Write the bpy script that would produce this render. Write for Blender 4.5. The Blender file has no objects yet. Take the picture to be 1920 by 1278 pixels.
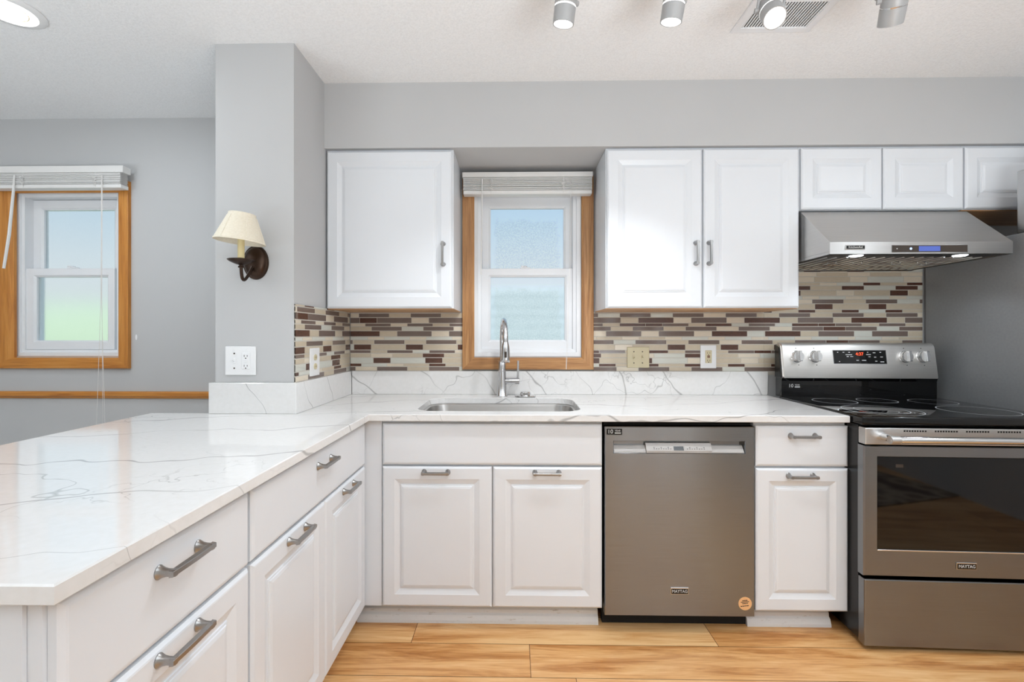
import bpy, bmesh, math, random
from mathutils import Vector, Matrix

random.seed(7)
sc = bpy.context.scene
COL = sc.collection
PI = math.pi

# ------------------------------------------------------------------ camera
FPX, PPX, PPY, CAMZ = 853.3, 950.0, 628.5, 1.20
YAW = math.atan(0.0175)
cd = bpy.data.cameras.new('camera')
cam = bpy.data.objects.new('camera', cd)
COL.objects.link(cam)
cam.location = (0, 0, CAMZ)
cam.rotation_euler = (PI / 2, 0, YAW)
cd.sensor_width = 36.0
cd.lens = FPX * 36.0 / 1920.0
cd.shift_x = (960.0 - PPX) / 1920.0
cd.shift_y = -(639.0 - PPY) / 1920.0
cd.clip_start = 0.02
sc.camera = cam

# ------------------------------------------------------------------ world, exposure
sc.view_settings.view_transform = 'Standard'
sc.view_settings.look = 'None'
sc.view_settings.gamma = 1.0
sc.view_settings.use_curve_mapping = False
sc.view_settings.exposure = -0.57

w = bpy.data.worlds.new('sky'); sc.world = w
w.use_nodes = True
wn, wl = w.node_tree.nodes, w.node_tree.links
wn.clear()
tc = wn.new('ShaderNodeTexCoord'); sx = wn.new('ShaderNodeSeparateXYZ')
rp = wn.new('ShaderNodeValToRGB'); bg = wn.new('ShaderNodeBackground'); wo = wn.new('ShaderNodeOutputWorld')
mr = wn.new('ShaderNodeMapRange')
mr.inputs['From Min'].default_value = -0.2; mr.inputs['From Max'].default_value = 0.8
wl.new(tc.outputs['Generated'], sx.inputs[0]); wl.new(sx.outputs['Z'], mr.inputs['Value'])
wl.new(mr.outputs['Result'], rp.inputs[0]); wl.new(rp.outputs[0], bg.inputs[0]); wl.new(bg.outputs[0], wo.inputs[0])
e = rp.color_ramp.elements
e[0].position = 0.15; e[0].color = (0.80, 0.86, 0.84, 1)
e[1].position = 1.0; e[1].color = (0.46, 0.66, 0.90, 1)
m_ = e.new(0.30); m_.color = (0.82, 0.90, 0.95, 1)
m_ = e.new(0.45); m_.color = (0.56, 0.76, 0.92, 1)
bg.inputs[1].default_value = 1.32

# ------------------------------------------------------------------ lamps, seen and added
def lamp(name, kind, loc, energy, color=(1, 1, 1), size=0.2, rot=(0, 0, 0), spot=None, blend=0.5, spread=None):
    d = bpy.data.lights.new(name, kind)
    d.energy = energy; d.color = color
    if kind == 'AREA':
        d.shape = 'DISK'; d.size = size
        if spread: d.spread = spread
    else:
        d.shadow_soft_size = size
    if spot: d.spot_size = spot; d.spot_blend = blend
    o = bpy.data.objects.new(name, d); COL.objects.link(o)
    o.location = loc; o.rotation_euler = rot
    return o
WARM = (0.93, 0.965, 1.0)
COOL = (0.845, 0.928, 1.0)
CEIL = 2.39
# added fill: unseen lights at the ceiling, and upward lights that brighten it
lamp('ceiling_area_light', 'AREA', (-1.9, -1.3, CEIL - 0.06), 8, COOL, 0.5)
lamp('ceiling_area_light', 'AREA', (1.6, -0.6, CEIL - 0.06), 17, COOL, 0.6)
lamp('ceiling_area_light', 'AREA', (-1.85, 1.63, CEIL - 0.03), 7, COOL, 0.15)  # light of the recessed fixture at the upper left
lamp('ceiling_area_light', 'AREA', (-2.8, 0.4, CEIL - 0.03), 8, COOL, 0.2)
lamp('ceiling_area_light', 'AREA', (2.5, 0.7, CEIL - 0.06), 11, COOL, 0.3)  # unseen, added to lighten the right face of the wall stub
lamp('upward_fill', 'AREA', (0.9, -0.75, 0.95), 126, COOL, 1.4, (PI, 0, 0))  # added upward fill without a fixture, lifts the ceiling
lamp('upward_fill', 'AREA', (-2.6, -0.3, 0.95), 52, COOL, 1.2, (PI, 0, 0))  # second added upward fill, over the next room
outdoor_fill_sun = lamp('outdoor_fill_sun', 'SUN', (0, -5, 12), 3.0, (1, .97, .92), math.radians(2), (math.radians(38), 0, math.radians(-20)))  # added despite the overcast sky, to brighten siding and hedge

# ------------------------------------------------------------------ helpers
def S(r, g, b):
    def f(c):
        c /= 255.0
        return c / 12.92 if c <= 0.04045 else ((c + 0.055) / 1.055) ** 2.4
    return (f(r), f(g), f(b), 1.0)

def atx(px, y):
    u = (px - PPX) / FPX
    c, s = math.cos(YAW), math.sin(YAW)
    return y * (u * c - s) / (c + u * s)

def atz(px, py, y):
    x = atx(px, y)
    zc = y * math.cos(YAW) - x * math.sin(YAW)
    return CAMZ - (py - PPY) * zc / FPX

def new():
    return bmesh.new()

def box(bm, x0, x1, y0, y1, z0, z1, bev=0.0, seg=2, mi=0):
    x0, x1 = min(x0, x1), max(x0, x1); y0, y1 = min(y0, y1), max(y0, y1); z0, z1 = min(z0, z1), max(z0, z1)
    vs = [bm.verts.new((x, y, z)) for x in (x0, x1) for y in (y0, y1) for z in (z0, z1)]
    idx = [(0, 1, 3, 2), (4, 6, 7, 5), (0, 4, 5, 1), (2, 3, 7, 6), (0, 2, 6, 4), (1, 5, 7, 3)]
    fs = [bm.faces.new([vs[i] for i in f]) for f in idx]
    for f in fs: f.material_index = mi
    if bev > 0:
        es = set()
        for f in fs: es.update(f.edges)
        r = bmesh.ops.bevel(bm, geom=list(es), offset=bev, segments=seg, profile=0.5, affect='EDGES')
        for f in r['faces']: f.material_index = mi
    return vs

def loft(bm, rings, cap0=True, cap1=True, closed=False, mi=0):
    R = [[bm.verts.new(p) for p in r] for r in rings]
    n = len(R[0])
    pairs = list(zip(R, R[1:]))
    if closed: pairs.append((R[-1], R[0]))
    for a, b in pairs:
        for i in range(n):
            j = (i + 1) % n
            f = bm.faces.new((a[i], a[j], b[j], b[i])); f.material_index = mi
    if not closed:
        if cap0: bm.faces.new(R[0][::-1]).material_index = mi
        if cap1: bm.faces.new(R[-1]).material_index = mi

def frame_of(d):
    d = d.normalized()
    a = Vector((0, 0, 1)) if abs(d.z) < 0.9 else Vector((1, 0, 0))
    u = d.cross(a).normalized()
    return u, d.cross(u).normalized()

def tube(bm, pts, rad, n=12, mi=0, cap=True):
    pts = [Vector(p) for p in pts]
    rads = rad if isinstance(rad, (list, tuple)) else [rad] * len(pts)
    rings = []; u = None
    for i, p in enumerate(pts):
        d = (pts[min(i + 1, len(pts) - 1)] - pts[max(i - 1, 0)]).normalized()
        if u is None: u, v = frame_of(d)
        else:
            u = (u - d * u.dot(d)).normalized(); v = d.cross(u)
        rings.append([p + (u * math.cos(2 * PI * k / n) + v * math.sin(2 * PI * k / n)) * rads[i] for k in range(n)])
    loft(bm, rings, cap, cap, mi=mi)

def lathe(bm, prof, c=(0, 0, 0), axis='Z', n=32, sx=1.0, sy=1.0, mi=0, cap0=True, cap1=True):
    c = Vector(c); rings = []
    for r, h in prof:
        ring = []
        for k in range(n):
            a = 2 * PI * k / n
            p, q = r * math.cos(a) * sx, r * math.sin(a) * sy
            if axis == 'Z': v = Vector((p, q, h))
            elif axis == 'Y': v = Vector((p, h, q))
            else: v = Vector((h, p, q))
            ring.append(c + v)
        rings.append(ring)
    loft(bm, rings, cap0, cap1, mi=mi)

def mat_of(o):
    m = o.matrix_basis.copy()
    if o.parent:
        m = mat_of(o.parent) @ o.matrix_parent_inverse @ m
    return m

def obj(name, bm, mats, parent=None, local=False, smooth=None, fix=True):
    if fix: bmesh.ops.recalc_face_normals(bm, faces=bm.faces[:])
    me = bpy.data.meshes.new(name); bm.to_mesh(me); bm.free()
    for m in (mats if isinstance(mats, (list, tuple)) else [mats]): me.materials.append(m)
    if smooth:
        me.shade_smooth() if hasattr(me, 'shade_smooth') else None
        me.set_sharp_from_angle(angle=math.radians(smooth))
    o = bpy.data.objects.new(name, me); COL.objects.link(o)
    if parent:
        o.parent = parent
        if not local: o.matrix_parent_inverse = mat_of(parent).inverted()
    return o

def tag(o, label=None, cat=None, group=None, kind=None):
    if label: o['label'] = label
    if cat: o['category'] = cat
    if group: o['group'] = group
    if kind: o['kind'] = kind
    return o

def thing(name, label, cat, loc=(0, 0, 0), rotz=0, group=None):
    o = bpy.data.objects.new(name, None); COL.objects.link(o)
    o.location = loc; o.rotation_euler = (0, 0, rotz); o.empty_display_size = 0.05
    return tag(o, label, cat, group)

def struct(name, bm, mats, parent=None, smooth=None):
    o = obj(name, bm, mats, parent, smooth=smooth)
    if not parent: o['kind'] = 'structure'
    return o

def text(name, s, size, m, parent, loc, rot=(PI / 2, 0, 0), local=False, depth=0.0004, sxf=1.0, align='CENTER'):
    cu = bpy.data.curves.new(name, 'FONT'); cu.body = s; cu.size = size; cu.extrude = depth
    cu.align_x = align; cu.align_y = 'CENTER'; cu.resolution_u = 3
    t = bpy.data.objects.new(name, cu); COL.objects.link(t)
    bpy.context.view_layer.update()
    me = bpy.data.meshes.new_from_object(t)
    bpy.data.objects.remove(t)
    me.name = name; me.materials.clear(); me.materials.append(m)
    o = bpy.data.objects.new(name, me); COL.objects.link(o)
    o.location = loc; o.rotation_euler = rot; o.scale = (sxf, 1, 1)
    o.parent = parent
    if not local: o.matrix_parent_inverse = mat_of(parent).inverted()
    return o

# ------------------------------------------------------------------ materials
class NT:
    def __init__(s, name):
        s.m = bpy.data.materials.new(name); s.m.use_nodes = True
        s.n = s.m.node_tree.nodes; s.l = s.m.node_tree.links
        s.b = s.n['Principled BSDF']; s.out = s.n['Material Output']
    def add(s, t, **kw):
        n = s.n.new(t)
        for k, v in kw.items(): setattr(n, k, v)
        return n
    def pos(s, space='world', scale=(1, 1, 1), rot=(0, 0, 0)):
        if space == 'world': o = s.add('ShaderNodeNewGeometry').outputs['Position']
        else: o = s.add('ShaderNodeTexCoord').outputs['Object']
        mp = s.add('ShaderNodeMapping'); mp.inputs['Scale'].default_value = scale; mp.inputs['Rotation'].default_value = rot
        s.l.new(o, mp.inputs[0]); return mp.outputs[0]
    def noise(s, vec, scale=5, detail=3, rough=0.5, dist=0.0, out='Fac', w=None):
        n = s.add('ShaderNodeTexNoise')
        if w is not None:
            n.noise_dimensions = '4D'; s.l.new(w, n.inputs['W'])
        n.inputs['Scale'].default_value = scale; n.inputs['Detail'].default_value = detail
        n.inputs['Roughness'].default_value = rough; n.inputs['Distortion'].default_value = dist
        s.l.new(vec, n.inputs['Vector']); return n.outputs[out]
    def ramp(s, fac, stops, interp='LINEAR'):
        r = s.add('ShaderNodeValToRGB'); r.color_ramp.interpolation = interp
        el = r.color_ramp.elements
        while len(el) < len(stops): el.new(0.5)
        for i, (p, c) in enumerate(stops):
            el[i].position = p; el[i].color = c if len(c) == 4 else (*c, 1)
        s.l.new(fac, r.inputs[0]); return r.outputs[0]
    def math(s, op, a, b=None, clamp=False):
        n = s.add('ShaderNodeMath', operation=op, use_clamp=clamp)
        for i, v in enumerate((a, b)):
            if v is None: continue
            if isinstance(v, (int, float)): n.inputs[i].default_value = v
            else: s.l.new(v, n.inputs[i])
        return n.outputs[0]
    def vmath(s, op, a, b):
        n = s.add('ShaderNodeVectorMath', operation=op)
        for i, v in enumerate((a, b)):
            if isinstance(v, (tuple, list)): n.inputs[i].default_value = v
            else: s.l.new(v, n.inputs[i])
        return n.outputs[0]
    def mix(s, fac, a, b, blend='MIX'):
        n = s.add('ShaderNodeMix', data_type='RGBA', blend_type=blend)
        for i, v in ((0, fac), (6, a), (7, b)):
            if isinstance(v, (int, float)): n.inputs[i].default_value = v
            elif isinstance(v, (tuple, list)): n.inputs[i].default_value = v
            else: s.l.new(v, n.inputs[i])
        return n.outputs[2]
    def bump(s, h, strength=0.1, dist=0.001):
        b = s.add('ShaderNodeBump'); b.inputs['Strength'].default_value = strength; b.inputs['Distance'].default_value = dist
        s.l.new(h, b.inputs['Height']); s.l.new(b.outputs[0], s.b.inputs['Normal'])
    def col(s, c):
        if isinstance(c, (tuple, list)): s.b.inputs['Base Color'].default_value = c
        else: s.l.new(c, s.b.inputs['Base Color'])
    def set(s, **kw):
        for k, v in kw.items():
            k = k.replace('_', ' ').title().replace('Ior', 'IOR')
            if isinstance(v, (int, float, tuple)): s.b.inputs[k].default_value = v
            else: s.l.new(v, s.b.inputs[k])

def plain(name, c, rough=0.5, metal=0.0, vary=0.03, scale=14, bump=0.0, spec=0.5, coat=0.0):
    t = NT(name)
    n = t.noise(t.pos('obj'), scale, 3)
    dark = tuple(x * (1 - vary) for x in c[:3]) + (1,); lite = tuple(min(1, x * (1 + vary)) for x in c[:3]) + (1,)
    t.col(t.ramp(n, [(0.3, dark), (0.7, lite)]))
    t.set(roughness=rough, metallic=metal, specular_ior_level=spec, coat_weight=coat)
    if bump: t.bump(t.noise(t.pos('obj'), 220, 2), bump, 0.001)
    return t.m

def glow(name, c, strength):
    t = NT(name)
    t.col((c[0] * .1, c[1] * .1, c[2] * .1, 1)); t.set(emission_color=c, emission_strength=strength)
    return t.m

def steel(name, c, rough=0.28, horiz=True, space='obj', aniso=0.6):
    t = NT(name)
    sc3 = (2.0, 2.0, 260.0) if horiz else (260.0, 260.0, 2.0)
    n = t.noise(t.pos(space, sc3), 3.0, 2)
    t.col(t.ramp(n, [(0.3, tuple(x * 0.95 for x in c[:3])), (0.7, tuple(min(1, x * 1.04) for x in c[:3]))]))
    t.set(metallic=1.0, anisotropic=aniso)
    cx = t.add('ShaderNodeCombineXYZ'); cx.inputs['Z' if horiz else 'X'].default_value = 1.0
    t.l.new(cx.outputs[0], t.b.inputs['Tangent'])
    t.set(roughness=t.ramp(n, [(0.3, (rough - .015,) * 3), (0.7, (rough + .015,) * 3)]))
    return t.m

def wood(name, c0, c1, c2, axis, rough=0.4, scale=1.0):
    t = NT(name)
    k = {'X': (1.2, 22, 22), 'Y': (22, 1.2, 22), 'Z': (22, 22, 1.2)}[axis]
    k = tuple(v * scale for v in k)
    p = t.pos('world', k)
    n = t.noise(p, 2.2, 5, 0.6, 0.8)
    n2 = t.noise(t.pos('world', tuple(v * 5 for v in k)), 2.0, 2, 0.5)
    f = t.math('ADD', t.math('MULTIPLY', n, 0.8), t.math('MULTIPLY', n2, 0.2))
    t.col(t.ramp(f, [(0.32, c0), (0.5, c1), (0.66, c2)]))
    t.set(roughness=rough, coat_weight=0.15, coat_roughness=0.25)
    t.bump(f, 0.08, 0.001)
    return t.m

def quartz(name, d1, d2):
    """white stone; veins are evenly thin lines of a bent coordinate, thick and thin along their run"""
    t = NT(name)
    P = t.pos('world')
    def vein(d, amp, scale, width, seed, keep):
        o = t.vmath('ADD', P, (seed, seed * 1.3, seed * .7))
        dot = t.add('ShaderNodeVectorMath', operation='DOT_PRODUCT'); t.l.new(P, dot.inputs[0]); dot.inputs[1].default_value = d
        q = t.math('ADD', dot.outputs['Value'], t.math('MULTIPLY', t.noise(o, scale, 4, 0.55), amp))
        q = t.math('ADD', q, seed)
        r = t.math('ABSOLUTE', t.math('SUBTRACT', t.math('FRACT', q), 0.5))
        wd = t.math('MULTIPLY', t.ramp(t.noise(o, 3.1, 2), [(0.35, (.12,) * 3), (0.68, (1,) * 3)]), width)
        ln = t.math('SUBTRACT', 1.0, t.math('DIVIDE', r, wd), True)
        k = t.ramp(t.noise(o, 1.3, 1), [(keep, (0,) * 3), (keep + .12, (1,) * 3)])
        return t.math('MULTIPLY', t.math('POWER', ln, 0.6), k)
    v1 = vein(d1, 2.2, 1.1, 0.030, 2.37, 0.30)
    v2 = t.math('MULTIPLY', vein(d2, 3.0, 1.6, 0.014, 5.11, 0.40), 0.75)
    vo = t.add('ShaderNodeTexVoronoi', feature='DISTANCE_TO_EDGE'); vo.inputs['Scale'].default_value = 7
    wob = t.add('ShaderNodeVectorMath', operation='SCALE'); t.l.new(t.noise(P, 4, 4, 0.6, out='Color'), wob.inputs[0]); wob.inputs['Scale'].default_value = 0.3
    t.l.new(t.vmath('ADD', P, wob.outputs[0]), vo.inputs['Vector'])
    cr = t.math('SUBTRACT', 1.0, t.math('DIVIDE', vo.outputs['Distance'], 0.016), True)
    cm = t.ramp(t.noise(P, 2.0, 2), [(0.51, (0,) * 3), (0.62, (1,) * 3)])
    v3 = t.math('MULTIPLY', t.math('MULTIPLY', cr, cm), 0.85)
    v = t.math('MAXIMUM', t.math('MAXIMUM', v1, v2), v3)
    base = t.ramp(t.noise(P, 60, 3), [(0.3, S(231, 230, 228)), (0.7, S(235, 234, 233))])
    t.col(t.mix(t.math('MULTIPLY', v, 0.68), base, S(140, 139, 137)))
    t.set(roughness=0.07, specular_ior_level=0.5)
    return t.m

M = {}
M['wall'] = plain('grey_wall_paint', S(197, 197, 197), 0.75, vary=0.012, scale=3, bump=0.05)
M['wall_far'] = plain('taupe_wall_paint', S(226, 217, 204), 0.8, vary=0.03, scale=2)
t = NT('textured_ceiling_paint')
n = t.noise(t.pos(), 130, 4, 0.6)
t.col(t.ramp(n, [(0.3, S(240, 240, 240)), (0.6, S(249, 249, 249))])); t.set(roughness=0.85)
t.bump(n, 0.55, 0.004); M['ceiling'] = t.m
M['cab'] = plain('white_cabinet_paint', S(228, 231, 235), 0.32, vary=0.008, scale=5)
M['cab_worn'] = None
t = NT('scuffed_white_paint')
n = t.noise(t.pos('world', (6, 6, 30)), 3.0, 5, 0.7)
t.col(t.ramp(n, [(0.60, S(224, 223, 222)), (0.70, S(190, 180, 170)), (0.76, S(120, 98, 82))])); t.set(roughness=0.5); M['cab_worn'] = t.m
M['vinyl'] = plain('white_vinyl', S(236, 237, 239), 0.35, vary=0.008)
M['blind'] = plain('white_blind_vinyl', S(232, 230, 227), 0.45, vary=0.01)
M['quartz'] = quartz('veined_quartz', (-.8, 3.5, 3.5), (.9, 2.8, 2.4))
M['quartz_up'] = quartz('veined_quartz_upstand', (3.4, 3.4, 2.6), (2.2, 2.6, -3.2))
M['oak_v'] = wood('oak_upright_grain', S(146, 100, 60), S(180, 129, 80), S(204, 156, 104), 'Z')
M['oak_h'] = wood('oak_level_grain', S(146, 100, 60), S(180, 129, 80), S(204, 156, 104), 'X')
M['oak2_v'] = wood('golden_oak_upright_grain', S(172, 104, 34), S(200, 130, 50), S(214, 148, 68), 'Z')
M['oak2_h'] = wood('golden_oak_level_grain', S(172, 104, 34), S(200, 130, 50), S(214, 148, 68), 'X')
M['oak_u'] = wood('bare_wood_underside', S(176, 128, 82), S(200, 152, 104), S(212, 168, 120), 'X')
M['steel'] = steel('brushed_steel', (0.60, 0.59, 0.575), 0.33, True, aniso=0.9)
M['steel_p'] = steel('brushed_steel_panel', (0.86, 0.84, 0.81), 0.42, True, aniso=0.6)
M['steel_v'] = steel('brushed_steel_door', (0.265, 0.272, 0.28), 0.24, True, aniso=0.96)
M['steel_b'] = plain('bright_steel', (0.72, 0.72, 0.72, 1), 0.16, 1.0, vary=0.02)
M['nickel'] = plain('brushed_nickel', (0.38, 0.375, 0.37, 1), 0.3, 1.0, vary=0.03, scale=60)
M['faucet'] = plain('faucet_steel', (0.62, 0.62, 0.63, 1), 0.2, 1.0, vary=0.02)
M['black'] = plain('black_enamel', S(14, 14, 14), 0.25, vary=0.1)
M['blackglass'] = plain('black_glass', S(6, 6, 7), 0.04, vary=0.1)
M['ring'] = plain('burner_ring_print', S(190, 194, 198), 0.3)
M['dark'] = plain('dark_recess', S(16, 14, 13), 0.8)
M['greymetal'] = plain('grey_textured_metal', S(152, 154, 156), 0.42, 0.25, vary=0.04, scale=90, bump=0.15)
M['bronze'] = plain('oil_rubbed_bronze', S(62, 46, 36), 0.33, 0.75, vary=0.2, scale=25)
t = NT('cream_lamp_shade')
n = t.noise(t.pos('obj', (1, 1, 3)), 120, 2)
t.col(t.ramp(n, [(0.3, S(236, 226, 204)), (0.7, S(246, 238, 220))])); t.set(roughness=0.8, subsurface_weight=0.0); M['shade'] = t.m
M['candle'] = plain('cream_candle_sleeve', S(240, 222, 168), 0.5)
M['plate'] = plain('white_plate_plastic', S(240, 240, 240), 0.3, vary=0.005)
M['almond'] = plain('almond_plate_plastic', S(214, 202, 168), 0.35, vary=0.01)
M['slot'] = plain('outlet_slot', S(60, 50, 42), 0.6)
M['redslot'] = plain('brown_button', S(110, 60, 40), 0.5)
M['print'] = plain('white_print', S(215, 215, 215), 0.5)
M['ink'] = plain('dark_print', S(40, 30, 26), 0.6)
M['peach'] = plain('peach_sticker_paper', S(238, 186, 132), 0.55)
M['silver_tape'] = plain('light_grey_plastic', S(178, 175, 172), 0.35)
M['grout'] = plain('pale_grout', S(206, 200, 190), 0.9)
M['red'] = glow('red_digits', (1.0, 0.09, 0.02, 1), 3.0)
M['blue'] = glow('blue_display', (0.16, 0.26, 0.95, 1), 0.75)
M['bluedot'] = glow('blue_indicator', (0.5, 0.65, 1.0, 1), 2.5)
M['lens'] = glow('lamp_lens', (1.0, 0.985, 0.96, 1), 9.0)
M['lens_cool'] = glow('hood_lamp_lens', (0.92, 0.97, 1.0, 1), 6.0)
M['filter'] = plain('dark_filter_steel', (0.03, 0.03, 0.03, 1), 0.5, 0.6)
M['fill_panel'] = glow('fill_panel_glow', (0.90, 0.96, 1.0, 1), 3.6)  # glow of the panels added behind the camera
M['trackgrey'] = plain('satin_silver_paint', S(168, 168, 168), 0.4, 0.2)
M['hedge'] = plain('hedge_green', S(214, 228, 196), 0.9, vary=0.10, scale=6)
M['siding'] = plain('pale_siding', S(226, 233, 234), 0.8, vary=0.05)
M['lawn'] = plain('lawn_green', S(214, 222, 204), 0.95, vary=0.2, scale=4)

# mosaic tile materials
def tile(name, c, vary, rough, streak=False):
    t = NT(name)
    if streak: n = t.noise(t.pos('world', (14, 14, 120)), 3, 4, 0.6, 0.5)
    else: n = t.noise(t.pos('world', (9, 9, 60)), 3, 3)
    t.col(t.ramp(n, [(0.3, tuple(x * (1 - vary) for x in c[:3])), (0.7, tuple(min(1, x * (1 + vary)) for x in c[:3]))]))
    t.set(roughness=rough); return t.m
TILES = [tile('taupe_glass_tile', S(122, 106, 98), 0.05, 0.08), tile('walnut_stone_tile', S(92, 62, 50), 0.28, 0.25, True),
         tile('beige_stone_tile', S(205, 191, 168), 0.07, 0.3, True), tile('cream_tile', S(228, 216, 196), 0.04, 0.15),
         tile('pale_glass_tile', S(216, 216, 206), 0.03, 0.06)]

# floor
t = NT('honey_wood_planks')
rn = t.add('ShaderNodeAttribute', attribute_name='plank').outputs['Fac']
p = t.pos('world', (1.0, 9.0, 1.0))
n1 = t.noise(p, 1.6, 5, 0.62, 1.2, w=t.math('MULTIPLY', rn, 37.0))
n2 = t.noise(t.pos('world', (2.2, 60.0, 1.0)), 2.5, 3, 0.6, 0.4, w=t.math('MULTIPLY', rn, 11.0))
f = t.math('ADD', t.math('MULTIPLY', n1, 0.72), t.math('MULTIPLY', n2, 0.28))
f = t.math('ADD', f, t.math('MULTIPLY', t.math('SUBTRACT', rn, 0.5), 0.17))
t.col(t.ramp(f, [(0.28, S(128, 74, 32)), (0.40, S(190, 128, 70)), (0.50, S(222, 166, 106)), (0.64, S(240, 196, 140))]))
t.set(roughness=0.33, coat_weight=0.12); t.bump(n2, 0.05, 0.001)
M['floor'] = t.m
M['gap'] = plain('plank_gap', S(70, 42, 20), 0.9)
t = NT('patterned_rug')
vo = t.add('ShaderNodeTexVoronoi'); vo.inputs['Scale'].default_value = 6; t.l.new(t.pos(), vo.inputs['Vector'])
t.col(t.ramp(vo.outputs['Distance'], [(0.2, S(120, 100, 84)), (0.5, S(176, 160, 140)), (0.8, S(90, 70, 60))])); t.set(roughness=0.95)
M['rug'] = t.m

M['neutral_floor'] = plain('neutral_bounce_floor', S(206, 204, 200), 0.95, vary=0.05, scale=30)  # pale colour for unseen floor, put in to cut the warm bounce
# glass
def pane_mat(name, kind):
    t = NT(name); t.n.remove(t.b)
    rf = t.add('ShaderNodeBsdfRefraction'); rf.inputs['IOR'].default_value = 1.15
    tr = t.add('ShaderNodeBsdfTransparent'); gl = t.add('ShaderNodeBsdfGlossy'); gl.inputs['Roughness'].default_value = 0.3
    gl.inputs['Color'].default_value = (1, 1, 1, 1)
    mx = t.add('ShaderNodeMixShader'); m2 = t.add('ShaderNodeMixShader')
    if kind == 'frost':
        rf.inputs['Roughness'].default_value = 0.30; rf.inputs['Color'].default_value = (0.95, 0.97, 0.97, 1)
        n = t.noise(t.pos('world'), 160, 2)
        b = t.add('ShaderNodeBump'); b.inputs['Strength'].default_value = 0.4; b.inputs['Distance'].default_value = 0.002
        t.l.new(n, b.inputs['Height']); t.l.new(b.outputs[0], rf.inputs['Normal'])
        mx.inputs[0].default_value = 1.0
    else:
        # condensation: a patch of droplets with a clearer border, defined on the pane itself (object space)
        P = t.pos('obj')
        s3 = t.add('ShaderNodeSeparateXYZ'); t.l.new(P, s3.inputs[0])
        wob = t.math('MULTIPLY', t.math('SUBTRACT', t.noise(P, 26, 4), 0.5), 0.075)
        ax = t.math('ADD', t.math('ABSOLUTE', s3.outputs['X']), wob)
        az = t.math('ADD', s3.outputs['Z'], wob)
        mx_ = t.math('MULTIPLY', t.math('SUBTRACT', 0.182, ax), 60, True)
        mz_ = t.math('MULTIPLY', t.math('SUBTRACT', 0.112, az), 60, True)
        mask = t.math('MULTIPLY', mx_, mz_)
        drops = t.add('ShaderNodeTexVoronoi'); drops.inputs['Scale'].default_value = 130
        t.l.new(P, drops.inputs['Vector'])
        b = t.add('ShaderNodeBump'); b.inputs['Strength'].default_value = 0.25; b.inputs['Distance'].default_value = 0.002
        h = t.math('MULTIPLY', drops.outputs['Distance'], mask)
        t.l.new(h, b.inputs['Height']); t.l.new(b.outputs[0], rf.inputs['Normal'])
        cl = t.mix(mask, (0.97, 0.985, 1.0, 1), t.ramp(drops.outputs['Distance'], [(0.12, (1, 1, 1)), (0.34, (0.97, .98, .98)), (0.6, (0.92, .94, .945))]))
        t.l.new(cl, rf.inputs['Color'])
        rf.inputs['Roughness'].default_value = 0.22
        mx.inputs[0].default_value = 1.0
    t.l.new(tr.outputs[0], mx.inputs[1]); t.l.new(rf.outputs[0], mx.inputs[2])
    m2.inputs[0].default_value = 0.02
    t.l.new(mx.outputs[0], m2.inputs[1]); t.l.new(gl.outputs[0], m2.inputs[2])
    t.l.new(m2.outputs[0], t.out.inputs[0])
    return t.m
M['pane_drop'] = pane_mat('wet_frosted_pane', 'drop')
M['pane_frost'] = pane_mat('obscured_pane', 'frost')

# ------------------------------------------------------------------ the room shell
WALL = 2.46          # inner face of the back wall
XL, XR, YB = -4.2, 3.2, -3.4
CZ = 0.883           # worktop height
# window openings (x0, x1, z0, z1)
W1 = (atx(888, WALL), atx(1088.5, WALL), atz(990, 668, WALL), 2.00)
W2 = (atx(8, WALL), atx(224, WALL), atz(120, 668, WALL), 2.00)

bm = new()
xs = [XL, W2[0], W2[1], W1[0], W1[1], XR]
for i in range(5):
    if i in (1, 3):
        o_ = W2 if i == 1 else W1
        box(bm, xs[i], xs[i + 1], WALL, WALL + 0.14, 0, o_[2]); box(bm, xs[i], xs[i + 1], WALL, WALL + 0.14, o_[3], CEIL)
    else:
        box(bm, xs[i], xs[i + 1], WALL, WALL + 0.14, 0, CEIL)
struct('wall_back', bm, M['wall'])
bm = new(); box(bm, XL - 0.12, XL, YB, WALL + 0.14, 0, CEIL); struct('wall_left', bm, M['wall'])
bm = new(); box(bm, XR, XR + 0.12, YB, WALL + 0.14, 0, CEIL); struct('wall_right', bm, M['wall'])
bm = new(); box(bm, XL, XR, YB - 0.12, YB, 0, CEIL); struct('wall_front', bm, M['wall_far'])
bm = new(); box(bm, XL - 0.12, XR + 0.12, YB - 0.12, WALL + 0.14, CEIL, CEIL + 0.1); struct('ceiling', bm, M['ceiling'])

wb = thing('added_light_panels', 'row of narrow tall glowing panels added behind the camera as fill light', 'window', (2.2, YB, 0)); wb['kind'] = 'structure'
for x in (1.72, 2.22, 2.62):  # added for frontal fill and streaks in the steel, not known windows
    bm = new(); box(bm, x - .10, x + .10, YB, YB + .02, .06, 2.15)
    wf = obj('window_frame', bm, M['vinyl'], wb)  # surround of an added light panel
    bm = new(); box(bm, x - .075, x + .075, YB + .018, YB + .022, .12, 2.08); obj('pane', bm, M['fill_panel'], wf)  # glowing face of the added panel

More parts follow.
